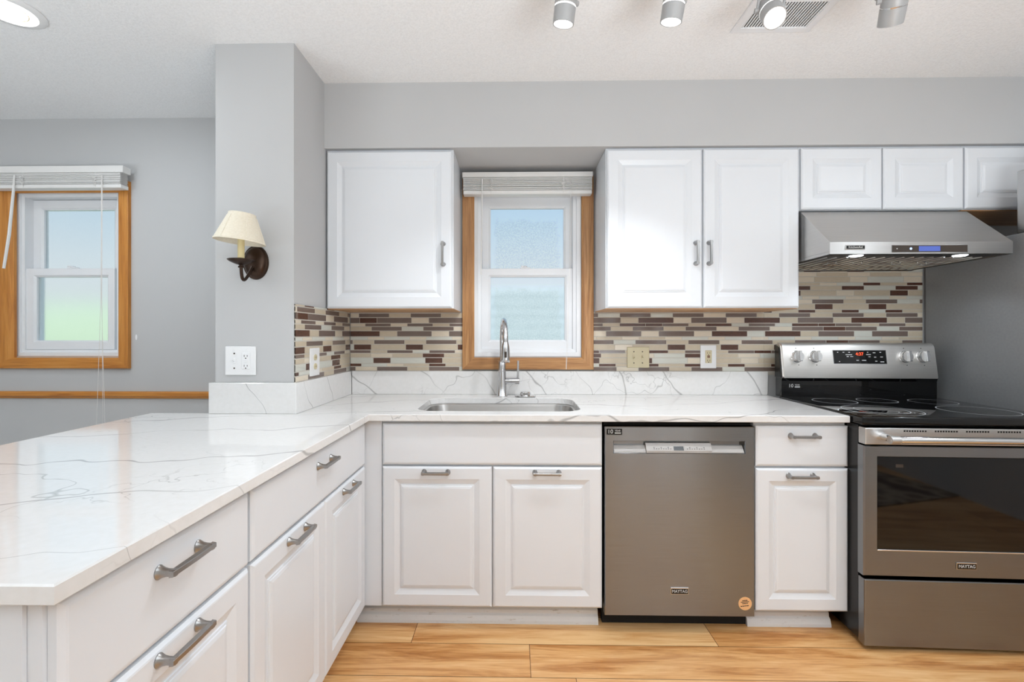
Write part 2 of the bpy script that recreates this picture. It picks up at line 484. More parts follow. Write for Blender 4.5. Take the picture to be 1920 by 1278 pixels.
# floor: planks as faces of one mesh, a random number per plank for the grain
bm = new()
lay = bm.loops.layers.float_color.new('plank')
PW = 0.172; Y0 = 1.598
def plank(x0, x1, y0, y1, r):
    g = 0.0010
    vs = [bm.verts.new(p) for p in ((x0 + g, y0 + g, 0), (x1 - g, y0 + g, 0), (x1 - g, y1 - g, 0), (x0 + g, y1 - g, 0))]
    f_ = bm.faces.new(vs)
    for lp in f_.loops: lp[lay] = (r, r, r, 1)
joints = {0: [atx(994, 1.68), atx(2120, 1.68)], 1: [atx(777, 1.83), atx(1333, 1.84)], -1: [atx(1085, 1.53), atx(1600, 1.53)]}
k0 = int((YB - Y0) / PW) - 1
for k in range(k0, int((WALL - Y0) / PW) + 2):
    y0, y1 = max(YB, Y0 + k * PW), min(WALL, Y0 + (k + 1) * PW)
    if y1 <= y0: continue
    cuts = sorted(joints.get(k, [])) or [random.uniform(-1, 1)]
    c = cuts[0] - 1.25
    while c > XL: cuts.insert(0, c); c -= 1.25
    c = cuts[-1] + 1.25
    while c < XR: cuts.append(c); c += 1.25
    cuts = [XL] + [q for q in cuts if XL + .01 < q < XR - .01] + [XR]
    for a, b in zip(cuts, cuts[1:]):
        r_ = random.random()
        if y1 > -1.05 and b > -1.5: plank(max(a, -1.5), b, y0, y1, r_)
for f_ in bm.faces: f_.material_index = 0
box(bm, XL, XR, YB, WALL, -0.05, -0.0008, mi=1)
box(bm, XL, XR, YB, -1.05, -.0005, .006, mi=2); box(bm, XL, -1.5, -1.05, WALL, -.0005, .006, mi=2)  # unseen pale floor added to weaken the warm plank bounce
struct('floor', bm, [M['floor'], M['gap'], M['neutral_floor']])

# soffit over the wall cabinets
SOF_Y, SOF_Z = 2.135, 2.083
COLX0, COLX1, COLY = -1.222, -0.899, 1.838
bm = new(); box(bm, COLX1, XR, SOF_Y, WALL, SOF_Z, CEIL); struct('wall_soffit', bm, M['wall'])
bm = new(); box(bm, COLX0, COLX1, COLY, WALL, 0, CEIL); struct('wall_stub', bm, M['wall'])

# chair rail on the left part of the back wall
bm = new()
zr0, zr1 = atz(200, 747, WALL - .02), atz(200, 734, WALL - .02)
prof = [(0, zr0), (-.010, zr0), (-.014, zr0 + .008), (-.022, zr0 + .014), (-.022, zr1 - .008), (-.016, zr1), (0, zr1)]
loft(bm, [[(x, WALL + a, b) for a, b in prof] for x in (XL, COLX0)])
struct('trim_1', bm, M['oak2_h'])

# ------------------------------------------------------------------ outside
bm = new(); box(bm, -30, 30, WALL + 0.14, 40, -0.5, -0.3)
tag(struct('lawn', bm, M['lawn']), kind='structure')
bm = new()
for k in range(15): 
    z = -0.3 + k * 0.15
    loft(bm, [[(x, 7.0, z), (x, 6.975, z), (x, 6.995, z + .15), (x, 7.0, z + .15)] for x in (-2.4, 7)])
box(bm, -2.4, 7, 7.0, 9.0, -0.3, 1.95)
tag(obj('neighbouring_house', bm, M['siding']), 'pale sided house wall blurred behind the wet window over the sink', 'house')
bm = new()
bmesh.ops.create_grid(bm, x_segments=40, y_segments=14, size=1.0)
for v in bm.verts:
    x, y = v.co.x, v.co.y
    v.co = Vector((-9.0 + x * 4.2, 7.6 + y * 0.9 * 1.0, -0.3 + 2.0 * math.sqrt(max(0, 1 - y ** 4)) + random.uniform(-.06, .06)))
tag(obj('hedge', bm, M['hedge'], smooth=60), 'pale green hedge blurred behind the lower pane of the left window', 'hedge')

# ------------------------------------------------------------------ windows
def sash(name, parent, x0, x1, z0, z1, px0, px1, pz0, pz1, y0, y1, pane, shift=0.0):
    """a vinyl sash: mitred frame with a bevelled inner lip and its pane"""
    bm = new()
    def ring(a, b, c, d, y): return [(a, y, c), (b, y, c), (b, y, d), (a, y, d)]
    ym = (y0 + y1) / 2
    loft(bm, [ring(x0, x1, z0, z1, y1), ring(x0, x1, z0, z1, y0 + .002), ring(x0 + .002, x1 - .002, z0 + .002, z1 - .002, y0),
              ring(px0 - .010, px1 + .010, pz0 - .010, pz1 + .010, y0), ring(px0 - .006, px1 + .006, pz0 - .006, pz1 + .006, y0 + .004),
              ring(px0, px1, pz0, pz1, y0 + .008), ring(px0, px1, pz0, pz1, y1)], closed=True)
    s = obj(name, bm, M['vinyl'], parent)
    bm = new()
    cx, cz = (px0 + px1) / 2, (pz0 + pz1) / 2
    box(bm, px0 - .003 - cx, px1 + .003 - cx, -.002, .002, pz0 - .003 - cz, pz1 + .003 - cz)
    g = obj('pane', bm, pane, s, local=True); g.location = (cx, ym + .004, cz)
    g.matrix_parent_inverse = mat_of(s).inverted()
    return s

def casing(parent, x0, x1, z0, z1, wd, y, mv, mh, th=0.02, wl=None):
    """four mitred boards around an opening, with an eased inner edge"""
    wl = wl or wd
    prof = [(0, 0), (0, th), (.004, th + .002), (wd - .010, th + .002), (wd - .004, th - .003), (wd, th - .006), (wd, 0)]
    def P(side, a, d):
        if side == 'L': return ((x0 + a * wl / wd, y - d, z0 + a), (x0 + a * wl / wd, y - d, z1 - a))
        if side == 'R': return ((x1 - a, y - d, z0 + a), (x1 - a, y - d, z1 - a))
        if side == 'B': return ((x0 + a * wl / wd, y - d, z0 + a), (x1 - a, y - d, z0 + a))
        return ((x0 + a * wl / wd, y - d, z1 - a), (x1 - a, y - d, z1 - a))
    for s in 'LRBT':
        bm = new()
        q = [P(s, a, d) for a, d in prof]
        loft(bm, [[u[0] for u in q], [u[1] for u in q]])
        obj('casing', bm, mv if s in 'LR' else mh, parent)

def blind(name, label, x0, x1, ztop, zrail, zbot, y0, wand_px, cords, group, slat_y=None, end=0.012):
    root = thing(name, label, 'window blind', ((x0 + x1) / 2, y0, ztop), group=group)
    bm = new(); box(bm, x0, x1, y0 - .030, y0 + .022, zrail, ztop, .002); obj('headrail', bm, M['blind'], root)
    bm = new(); n = 11
    zs0, zs1 = zbot + .0225, zrail - .003
    for k in range(n):
        top = k - (n - 3)
        z = zs0 + (zs1 - zs0) * (.70 * k / (n - 4) if top < 0 else .80 + .085 * top)
        d = random.uniform(-.002, .002)
        prof = [(-.0245, -.0024), (-.012, .0002), (0, .0008), (.012, .0002), (.0245, -.0016), (.0245, 0), (.012, .0020), (0, .0026), (-.012, .0020), (-.0245, .0012)]
        loft(bm, [[(x, y0 + a - .004 + d, z + b) for a, b in prof] for x in (x0 + end, x1 - end)])
    obj('slats', bm, M['blind'], root)
    bm = new(); box(bm, x0 + end, x1 - end, y0 - .025, y0 + .025, zbot, zbot + .020, .003); obj('bottom_rail', bm, M['blind'], root)
    for cx in cords[:2]:
        bm = new(); rr = random.Random(int(cx * 1000))
        tube(bm, [(cx, y0 - .028, zrail), (cx, y0 - .028, zbot + .005)], .0012, 6)
        for k in range(9):
            z = zbot + .02 + (zrail - zbot - .035) * k / 9
            pts = [(cx + rr.uniform(-.012, .012), y0 - .028 - rr.uniform(0, .010), z + rr.uniform(-.008, .008)) for _ in range(4)]
            pts = [(cx, y0 - .027, z)] + pts + [(cx, y0 - .027, z - .004)]
            tube(bm, pts, .0011, 5)
        obj('ladder_cord', bm, M['blind'], root)
    return root

# window over the sink
win = thing('window_1', 'narrow double-hung window over the sink in an oak casing', 'window', (0.07, WALL, 1.0)); win['kind'] = 'structure'
yc = WALL - 0.02
casing(win, atx(867, yc), atx(1113, yc), atz(990, 692.5, yc), 2.055, atx(889, yc) - atx(867, yc), WALL, M['oak_v'], M['oak_h'])
def fr(parent, o, y0, y1, wd):
    bm = new()
    def ring(i, y): return [(o[0] + i, y, o[2] + i), (o[1] - i, y, o[2] + i), (o[1] - i, y, o[3] - i), (o[0] + i, y, o[3] - i)]
    loft(bm, [ring(0, y1), ring(0, y0), ring(wd * .55, y0), ring(wd * .6, y0 + .010), ring(wd, y0 + .012), ring(wd, y1)], closed=True)
    return obj('window_frame', bm, M['vinyl'], parent)
fr(win, W1, WALL - 0.004, WALL + 0.13, .040)
ys = WALL + 0.025
sash('lower_sash', win, atx(902, ys), atx(1077, ys), atz(990, 655, ys), atz(990, 503, ys), atx(919.6, ys), atx(1059, ys), atz(990, 637, ys), atz(990, 519, ys), ys, ys + .032, M['pane_drop'])
ys2 = ys + .036
sash('upper_sash', win, atx(904, ys2), atx(1075, ys2), atz(990, 516, ys2), atz(990, 368, ys2), atx(919.6, ys2), atx(1057, ys2), atz(990, 503, ys2), atz(990, 390, ys2), ys2, ys2 + .032, M['pane_drop'])
bm = new()
zl = atz(990, 503, ys)
xk = atx(985, ys)
box(bm, xk - .028, xk + .028, ys + .004, ys + .024, zl, zl + .008, .003)
lathe(bm, [(.011, 0), (.011, .006), (.006, .009)], (xk, ys + .012, zl + .007), n=16)
tube(bm, [(xk, ys + .012, zl + .012), (xk - .022, ys + .006, zl + .013)], .004, 8)
obj('sash_lock', bm, M['vinyl'], win)
yb = WALL - 0.050
b1 = blind('window_blind', 'white slatted blind pulled up above the sink window', atx(868, yb), atx(1110, yb), atz(990, 325.5, yb), atz(990, 335, yb), atz(990, 366, yb), yb, None,
           [atx(921, yb - .03), atx(1057, yb - .03)], None, end=.004)
bm = new(); yw = yb - .034
tube(bm, [(atx(904, yw), yw, atz(904, 336, yw)), (atx(903.5, yw), yw, atz(903, 420, yw)), (atx(902, yw), yw, atz(902, 515, yw))], .0035, 8)
obj('tilt_wand', bm, M['blind'], b1)
for dx in (0, 2.5):
    bm = new(); tube(bm, [(atx(1070 + dx, yw), yw, atz(1070, 336, yw)), (atx(1068 + dx, yw), yw, atz(1068, 480, yw)), (atx(1061 + dx / 2, yw), yw, atz(1061, 692, yw))], .0009, 6)
    obj('pull_cord', bm, M['blind'], b1)

# window of the next room
win2 = thing('window_2', 'double-hung window with golden oak casing on the left', 'window', (-2.6, WALL, 1.0)); win2['kind'] = 'structure'
W2f = (atx(31, WALL + .01), W2[1], W2[2], W2[3])
casing(win2, atx(-22, yc), atx(240, yc), atz(120, 690.5, yc), 2.04, atx(240, yc) - atx(222, yc) + .006, WALL, M['oak2_v'], M['oak2_h'], wl=atx(24, yc) - atx(-22, yc))
bm = new(); box(bm, W2[0] - .0, W2f[0], WALL + .001, WALL + .13, W2[2], W2[3]); obj('jamb', bm, M['oak2_v'], win2)
bm = new(); box(bm, W2f[0], W2[1], WALL + .001, WALL + .05, W2[2] - .0005, W2[2] + .002); obj('window_stool', bm, M['oak2_h'], win2)
fr(win2, (W2f[0], W2[1], W2[2] + .002, W2[3]), WALL + 0.010, WALL + 0.13, .034)
ys = WALL + 0.030
sash('lower_sash', win2, atx(42, ys), atx(214.5, ys), atz(120, 655, ys), atz(120, 503, ys), atx(66, ys), atx(200, ys), atz(120, 638, ys), atz(120, 519, ys), ys, ys + .034, M['pane_frost'])
ys2 = ys + .038
sash('upper_sash', win2, atx(47, ys2), atx(222, ys2), atz(120, 516, ys2), atz(120, 375, ys2), atx(80, ys2), atx(213, ys2), atz(120, 503, ys2), atz(120, 393, ys2), ys2, ys2 + .034, M['pane_frost'])
bm = new(); zl = atz(120, 503, ys); xk = atx(133, ys)
box(bm, xk - .030, xk + .030, ys + .004, ys + .024, zl, zl + .008, .003)
lathe(bm, [(.012, 0), (.012, .006), (.006, .009)], (xk, ys + .012, zl + .007), n=16)
tube(bm, [(xk, ys + .012, zl + .012), (xk - .024, ys + .006, zl + .013)], .004, 8)
obj('sash_lock', bm, M['vinyl'], win2)
yb = WALL - 0.055
b2 = blind('window_blind', 'white slatted blind pulled up on the left window with a crooked wand', atx(-30, yb), atx(239, yb), atz(120, 314.5, yb), atz(120, 327, yb), atz(120, 355, yb), yb, None,
           [atx(42, yb - .03), atx(178, yb - .03)], None, end=.015)
bm = new(); yw = yb - .034
tube(bm, [(atx(27, yw), yw, atz(27, 328, yw)), (atx(25, yw), yw, atz(25, 360, yw)), (atx(17, yw), yw, atz(17, 440, yw)), (atx(7, yw), yw, atz(7, 503, yw))], [.004, .006, .007, .006], 8)
obj('tilt_wand', bm, M['blind'], b2)
for a, b_, c_ in ((190, 189, 181), (192, 191, 193), (191, 190, 197)):
    bm = new(); tube(bm, [(atx(a, yw), yw, atz(a, 328, yw)), (atx(b_, yw), yw, atz(b_, 560, yw)), (atx(c_, yw), yw, atz(c_, 800, yw))], .0010, 6)
    obj('pull_cord', bm, M['blind'], b2)

# ------------------------------------------------------------------ handles, doors
def handle_mesh():
    bm = new()
    def rr(w_, h_, y, cx, cz=0, n=20, pw=2.0):
        out = []
        for k in range(n):
            a = 2 * PI * k / n
            c, s = math.cos(a), math.sin(a)
            out.append((cx + w_ * math.copysign(abs(c) ** (2 / pw), c), y, cz + h_ * math.copysign(abs(s) ** (2 / pw), s)))
        return out
    for sgn in (-1, 1):
        cx = sgn * .048
        loft(bm, [rr(.0105, .0125, 0, cx), rr(.0105, .0125, -.002, cx), rr(.0092, .0112, -.0035, cx, pw=2.2), rr(.0066, .0082, -.009, cx, pw=2.8),
                  rr(.0048, .0064, -.016, cx, pw=4), rr(.0042, .0060, -.023, cx, pw=6), rr(.0042, .0060, -.031, cx, pw=8)])
    rings = []
    for x, d in ((-.0555, 0), (-.030, -.0008), (0, -.0014), (.030, -.0008), (.0555, 0)):
        y1, y0 = -.0235, -.0305 + d
        h = .0058
        rings.append([(x, y0, -h + .001), (x, y0 - .001, -h + .002), (x, y0 - .001, h - .002), (x, y0, h - .001), (x, y1, h), (x, y1, -h)])
    loft(bm, rings)
    bmesh.ops.recalc_face_normals(bm, faces=bm.faces[:])
    me = bpy.data.meshes.new('handle'); bm.to_mesh(me); bm.free(); me.materials.append(M['nickel'])
    me.shade_smooth(); me.set_sharp_from_angle(angle=math.radians(32))
    return me
HM = handle_mesh()

def handle(parent, loc, rot):
    o = bpy.data.objects.new('handle', HM); COL.objects.link(o)
    o.parent = parent; o.matrix_parent_inverse = mat_of(parent).inverted()
    o.location = loc; o.rotation_euler = rot
    tag(o, 'brushed nickel bar handle')
    return o

RAISED = [(0, -.019), (0, -.0065), (.0025, -.004), (.006, -.0008), (.009, 0), (.050, 0), (.0525, -.0012), (.071, -.0078), (.0735, -.0078),
          (.0745, -.0052), (.0790, -.0046), (.0805, -.0024), (.0865, -.0010), (.089, -.0006)]
SLAB = [(0, -.019), (0, -.0065), (.0025, -.004), (.007, -.0008), (.011, 0), (.014, 0)]

def front(name, parent, side, a0, a1, z0, z1, plane, prof=RAISED, hd=None, m='cab'):
    """door or drawer front; side 'F' faces the viewer (-y), 'X' faces +x"""
    bm = new()
    def P(u, w_, d): return (u, plane - d, w_) if side == 'F' else (plane + d, u, w_)
    rings = [[P(a0 + i, z0 + i, d), P(a1 - i, z0 + i, d), P(a1 - i, z1 - i, d), P(a0 + i, z1 - i, d)] for i, d in prof]
    loft(bm, rings)
    o = obj(name, bm, M[m], parent)
    if hd:
        u, zz, orient = hd
        rot = (0, PI / 2 if orient == 'v' else 0, PI / 2 if side == 'X' else 0)
        handle(o, P(u, zz, 0), rot)
    return o

UF = 2.140      # face of the wall-cabinet doors
BF = 1.838      # face of the base-cabinet doors
# ---- wall cabinets
def wall_cab(label, x0, x1, z0, z1, doors, under=True, name='wall_cabinet'):
    root = thing(name, label, 'cabinet', ((x0 + x1) / 2, WALL - .15, z0))
    bm = new(); box(bm, x0, x1, UF + .020, WALL - .001, z0 + .004, z1); obj('body', bm, M['cab'], root)
    if under:
        bm = new(); box(bm, x0 + .002, x1 - .002, UF + .024, WALL - .002, z0, z0 + .004); obj('underside', bm, M['oak_u'], root)['label'] = 'bare wood underside'
    for d in doors: front('door', root, 'F', *d[:4], UF, RAISED, d[4] if len(d) > 4 else None)
    return root
zb, zt = 1.330, 2.0715
wall_cab('white single-door wall cabinet left of the sink window', COLX1 + .004, -.290, zb - .006, SOF_Z - .001,
         [(-.8905, atx(847, UF), zb, zt, (atx(829, UF - .03), 1.583, 'v'))])
wall_cab('white two-door wall cabinet right of the sink window', .430, 1.329, zb - .006, SOF_Z - .001,
         [(atx(1139, UF), atx(1317, UF), zb, zt, (atx(1308, UF - .02), 1.583, 'v')), (atx(1320, UF), atx(1499, UF), zb, zt, (atx(1333, UF - .02), 1.583, 'v'))])
zh = 1.787
wall_cab('short white two-door wall cabinet above the range hood', 1.331, 2.081, zh - .006, SOF_Z - .001,
         [(atx(1503.5, UF), atx(1655, UF), zh, zt), (atx(1657.5, UF), atx(1808, UF), zh, zt)], under=False)
wall_cab('short white wall cabinet at the right edge, above the fridge', 2.083, 2.86, zh - .006, SOF_Z - .001,
         [(atx(1811.5, UF), 2.47, zh, zt), (2.475, 2.855, zh, zt)], under=True)

# ---- base cabinets
TOP = CZ - .027
def moulding(x0, x1, y):
    bm = new()
    prof = [(0, 0), (-.030, 0), (-.029, .012), (-.022, .030), (-.014, .036), (-.013, .050), (-.006, .056), (0, .060)]
    loft(bm, [[(x + (.012 if s else -.012) * (-a / .03) * 0, y + a, b) for a, b in prof] for s, x in ((0, x0), (1, x1))])
    return bm
def base_cab(label, x0, x1, kick, fronts):
    root = thing('base_cabinet', label, 'cabinet', ((x0 + x1) / 2, 2.1, 0))
    bm = new()
    if 'sink' in label:      # open under the worktop for the bowl
        box(bm, x0, x1, BF + .0195, WALL - .03, .095, .60); box(bm, x0, x1, BF + .0195, BF + .040, .60, TOP - .001)
        box(bm, x0, x0 + .018, BF + .04, WALL - .03, .60, TOP - .001); box(bm, x1 - .018, x1, BF + .04, WALL - .03, .60, TOP - .001)
    else: box(bm, x0, x1, BF + .0195, WALL - .03, .095, TOP - .001)
    obj('body', bm, M['cab'], root)
    bm = new(); box(bm, kick[0], kick[1], BF + .085, BF + .10, 0, .0945); obj('toe_kick', bm, M['cab_worn'], root)['label'] = 'scuffed white toe kick'
    obj('base_moulding', moulding(kick[0] + .0, kick[1], BF + .085), M['cab_worn'], root)['label'] = 'stepped white moulding at the floor'
    for f_ in fronts: front(*([f_[0], root, 'F'] + list(f_[1:])))
    return root
zd0, zd1 = .100, .668
zr0_, zr1_ = .676, .842
X0, X1, X2, X3 = atx(716.5, BF), atx(922, BF), atx(924.5, BF), atx(1129, BF)
base_cab('white two-door sink base cabinet below the sink', -.588, X3 + .002, (-.66, X3 - .005),
         [('false_drawer_front', X0, X3, zr0_, zr1_, BF, SLAB), ('door', X0, X1, zd0, zd1, BF, RAISED, (atx(816, BF - .02), .647, 'h')),
          ('door', X2, X3, zd0, zd1, BF, RAISED, (atx(1026, BF - .02), .647, 'h'))])
Y0_, Y1_ = atx(1418, BF), atx(1591.5, BF)
base_cab('narrow white base cabinet between dishwasher and range', Y0_ - .002, Y1_ - .003, (atx(1400, 1.9), Y1_ - .03),
         [('drawer', Y0_, Y1_, zr0_, zr1_ - .004, BF, SLAB, (atx(1511, BF - .02), .799, 'h')), ('door', Y0_, Y1_, zd0 - .004, zd1, BF, RAISED, (atx(1507, BF - .02), .640, 'h'))])
# ---- peninsula cabinets
PX = -.606
def pen_cab(label, y0, y1, fronts, end=False, bx=-1.18):
    root = thing('base_cabinet', label, 'cabinet', (-.9, (y0 + y1) / 2, 0))
    bm = new(); box(bm, bx, PX - .0195, y0, y1, .095, TOP - .001); obj('body', bm, M['cab'], root)
    bm = new(); box(bm, PX - .10, PX - .085, y0 + (.05 if end else 0), y1, 0, .0945); obj('toe_kick', bm, M['cab_worn'], root)
    for f_ in fronts: front(*([f_[0], root, 'X'] + list(f_[1:])))
    if end:
        bm = new(); box(bm, bx, PX - .040, y0 - .006, y0 - .0005, .0, TOP - .001); obj('end_panel', bm, M['cab'], root)
    return root
pen_cab('nearest white peninsula cabinet with one wide drawer over a door', .592, 1.037,
        [('drawer', .598, 1.031, zr0_, zr1_, PX, SLAB, (.812, .797, 'h')), ('door', .598, 1.031, zd0, zd1, PX, RAISED, (.812, .647, 'h'))], True)
pen_cab('white peninsula cabinet in the corner with one drawer over two doors', 1.038, 1.8565,
        [('drawer', 1.043, 1.838, zr0_, zr1_, PX, SLAB, (1.440, .797, 'h')), ('door', 1.043, 1.449, zd0, zd1, PX, RAISED, (1.258, .647, 'h')),
         ('door', 1.4515, 1.838, zd0, zd1, PX, RAISED, (1.648, .647, 'h'))])
bm = new(); box(bm, -.6245, X0 - .004, BF + .010, BF + .019, .098, TOP - .001)
tag(obj('corner_filler', bm, M['cab']), 'narrow white filler strip in the corner beside the sink cabinet', 'filler strip')

# ------------------------------------------------------------------ worktop with a cut-out, upstands
SX0, SX1, SY0, SY1, SR = -.422, .285, 1.905, 2.305, .085
def rrect(x0, x1, y0, y1, r, z, n=8):
    pts = []
    for cx, cy, a0 in ((x1 - r, y1 - r, 0), (x0 + r, y1 - r, PI / 2), (x0 + r, y0 + r, PI), (x1 - r, y0 + r, 1.5 * PI)):
        for k in range(n + 1):
            a = a0 + PI / 2 * k / n
            pts.append((cx + r * math.cos(a), cy + r * math.sin(a), z))
    return pts
CF = 1.818
PR, PL, PF = -.585, -1.487, .568
outer = [(PL, PF), (PR, PF), (PR, CF), (1.322, CF), (1.344, WALL - .001), (COLX1 + .001, WALL - .001), (COLX1 + .001, COLY - .001), (PL, COLY - .001)]
def slab_layer(bm, z, inset):
    c = [Vector(p) for p in outer]; out = []
    n = len(c)
    for i in range(n):
        a, b, d = c[i - 1], c[i], c[(i + 1) % n]
        n1 = Vector((-(b - a).y, (b - a).x)).normalized(); n2 = Vector((-(d - b).y, (d - b).x)).normalized()
        bis = n1 + n2; k = inset / max(0.2, (1 + n1.dot(n2)))
        out.append((b.x + bis.x * k, b.y + bis.y * k, z))
    return out
bm = new()
ro = [slab_layer(bm, CZ - .027, .0015), slab_layer(bm, CZ - .0255, 0), slab_layer(bm, CZ - .0025, 0), slab_layer(bm, CZ, .0025)]
V = [[bm.verts.new(p) for p in r] for r in ro]
for a, b in zip(V, V[1:]):
    for i in range(len(a)): bm.faces.new((a[i], a[(i + 1) % len(a)], b[(i + 1) % len(a)], b[i]))
ri = [rrect(SX0 - .0, SX1, SY0, SY1, SR, z) for z in (CZ - .027, CZ - .002)] + [rrect(SX0 - .002, SX1 + .002, SY0 - .002, SY1 + .002, SR, CZ)]
H = [[bm.verts.new(p) for p in r] for r in ri]
for a, b in zip(H, H[1:]):
    for i in range(len(a)): bm.faces.new((a[i], b[i], b[(i + 1) % len(a)], a[(i + 1) % len(a)]))
bm.edges.ensure_lookup_table()
def loop_edges(vs): return [bm.edges.get((vs[i], vs[(i + 1) % len(vs)])) for i in range(len(vs))]
for O, K in ((V[-1], H[-1]), (V[0], H[0])):
    nk = len(K)
    bm.faces.new([O[2], O[3], O[4]] + [K[(4 - i) % nk] for i in range(nk - 17)])
    bm.faces.new([O[4], O[5], O[6], O[7], O[0], O[1], O[2]] + [K[22 - i] for i in range(19)])
tag(obj('countertop', bm, M['quartz']), 'L-shaped white quartz worktop with grey veins', 'countertop')

UP = 1.008
def upstand(label, x0, x1, y0, y1):
    bm = new(); box(bm, x0, x1, y0, y1, CZ + .0003, UP, .0015, 1)
    tag(obj('stone_upstand', bm, M['quartz_up']), label, 'backsplash')
upstand('long veined quartz upstand behind the sink', COLX1 + .021, 1.345, WALL - .020, WALL - .0005)
upstand('veined quartz upstand on the right side of the wall stub', COLX1 + .0005, COLX1 + .020, COLY - .002, WALL - .0205)
upstand('veined quartz upstand on the front of the wall stub', COLX0 - .014, COLX1 + .020, COLY - .022, COLY - .0025)

# ------------------------------------------------------------------ mosaic tiles
def mosaic(label, a0, a1, z0, z1, side, plane, seed, cut=None):
    """rows of tiles of three heights over a grout bed; side 'F' on the back wall, 'X' on the stub"""
    rr = random.Random(seed); R2 = random.Random(99)
    bm = new(); th = .006
    def bx(u0, u1, w0, w1, d0, d1, mi, bev=0):
        if side == 'F': box(bm, u0, u1, plane - d1, plane - d0, w0, w1, bev, 1, mi)
        else: box(bm, plane + d0, plane + d1, u0, u1, w0, w1, bev, 1, mi)
    rects = [(a0, a1, z0, z1)]
    bx(a0, a1, z0, z1, .0003, th - .001, 5)
    hs = {'M': .0188, 'S': .0128, 'L': .0262}
    ln = {'M': (.165, .117), 'S': (.139, .090), 'L': (.188, .094)}
    seq = 'MSLMSLMSLMSLMSLMSLMSLMSLMSLMSLMSL'
    z = UP + .0015; g = .0022
    for rowi, h in enumerate(seq):
        zt_ = z + hs[h] + .0009
        R2 = random.Random(rowi * 7 + 3)
        kind = R2.random(); off = R2.uniform(-.28, 0)
        if z >= z0 - .002 and z < z1 - .004:
            u = (-.9 if side == 'F' else 1.8) + off; k = 0
            lo, sh = ln[h]
            while u < a1:
                L = lo if k % 2 == 0 else sh
                q = R2.random()
                if kind < .42: mi = (0 if q < .85 else 1) if k % 2 == 0 else (2 if q < .45 else 3 if q < .75 else 4 if q < .9 else 1)
                elif kind < .8: mi = (2 if q < .7 else 4) if k % 2 == 0 else (1 if q < .8 else 3)
                else: mi = (2 if q < .5 else 4) if k % 2 == 0 else 3
                s, e_ = max(u, a0), min(u + L, a1)
                if e_ - s > .006: bx(s + g / 2 if s > a0 else s, e_ - g / 2 if e_ < a1 else e_, z, min(zt_, z1), .0005, th, mi, .0006)
                u += L; k += 1
        z = zt_ + g + .0017
    return tag(obj('tile_backsplash', bm, TILES + [M['grout']]), label, 'backsplash')
zu = zb - .0065
mosaic('brown and cream mosaic tiles left of the sink window', COLX1 + .008, atx(867, yc) - .001, UP + .0003, zu, 'F', WALL, 1)
mosaic('brown and cream mosaic tiles right of the sink window and behind the range', atx(1113, yc) + .001, 1.331, UP + .0003, zu, 'F', WALL, 2)
mosaic('mosaic tiles rising behind the range up to the hood', 1.3315, 2.165, UP - .02, 1.56, 'F', WALL, 3)
mosaic('mosaic tiles on the right side of the wall stub', COLY + .002, WALL - .0065, UP + .0003, zb - .002, 'X', COLX1, 4)

# ------------------------------------------------------------------ sink, faucet, stopper
bm = new()
rings = []
for ins, z in ((-.018, TOP - .0015), (.004, TOP - .0015), (.010, TOP - .006), (.012, TOP - .02), (.018, TOP - .17), (.030, TOP - .195), (.06, TOP - .203)):
    rings.append(rrect(SX0 + ins, SX1 - ins, SY0 + ins, SY1 - ins, max(.03, SR - ins * .3), z))
loft(bm, rings, cap0=False, cap1=True)
sk = tag(obj('sink', bm, M['steel'], smooth=40, fix=False), 'undermount stainless steel sink set in the worktop', 'sink')
bm = new(); lathe(bm, [(.045, 0), (.045, .003), (.030, .004), (.026, .001), (.008, .001)], ((SX0 + SX1) / 2, 2.12, TOP - .2028), n=24)
obj('drain', bm, M['steel_b'], sk, smooth=40)

FX, FY = atx(941.5, 2.375), 2.375
fc = thing('faucet', 'brushed steel pull-down kitchen faucet behind the sink', 'faucet', (FX, FY, CZ))
bm = new(); lathe(bm, [(.029, CZ), (.029, CZ + .004), (.0265, CZ + .008), (.0225, CZ + .08), (.0205, CZ + .128), (.0215, CZ + .129), (.0215, CZ + .132), (.0200, CZ + .134), (.0195, CZ + .175), (.0150, CZ + .185)], (FX, FY, 0), n=28)
obj('body', bm, M['faucet'], fc, smooth=35)
HX, HY = atx(948, 2.175), 2.175
bm = new(); pts = [(FX, FY, CZ + .18), (FX, FY, 1.165)]
R_ = (FY - HY) / 2; zc_ = 1.175
for k in range(13):
    a = PI * k / 12
    f_ = (1 - math.cos(a)) / 2
    pts.append((FX + (HX - FX) * f_, FY + (HY - FY) * f_, zc_ + R_ * math.sin(a) * 1.0))
pts.append((HX, HY, 1.165))
tube(bm, pts, .0125, 16)
obj('spout', bm, M['faucet'], fc, smooth=50)
bm = new(); lathe(bm, [(.0135, 1.168), (.0150, 1.160), (.0185, 1.145), (.0205, 1.125), (.0215, 1.085), (.0215, 1.074), (.0195, 1.071), (.017, 1.073)], (HX, HY, 0), n=28)
sh = obj('spray_head', bm, M['faucet'], fc, smooth=35)
bm = new(); box(bm, HX - .0055, HX + .0055, HY - .0225, HY - .0185, 1.094, 1.123, .002); obj('spray_button', bm, M['slot'], sh)
hz = .962; xe = atx(974, FY)
bm = new(); lathe(bm, [(.016, FX + .015), (.0165, FX + .030), (.0165, FX + .046), (.0150, FX + .0465), (.0150, FX + .048), (.0165, FX + .0485), (.0165, xe - .002), (.014, xe)], (0, FY, hz), axis='X', n=24)
obj('handle_hub', bm, M['faucet'], fc, smooth=35)
bm = new(); tube(bm, [(xe - .008, FY, hz), (xe - .008, FY - .003, hz + .05), (xe - .007, FY - .008, hz + .106)], [.0062, .0058, .0062], 14)
obj('lever', bm, M['faucet'], fc, smooth=40)
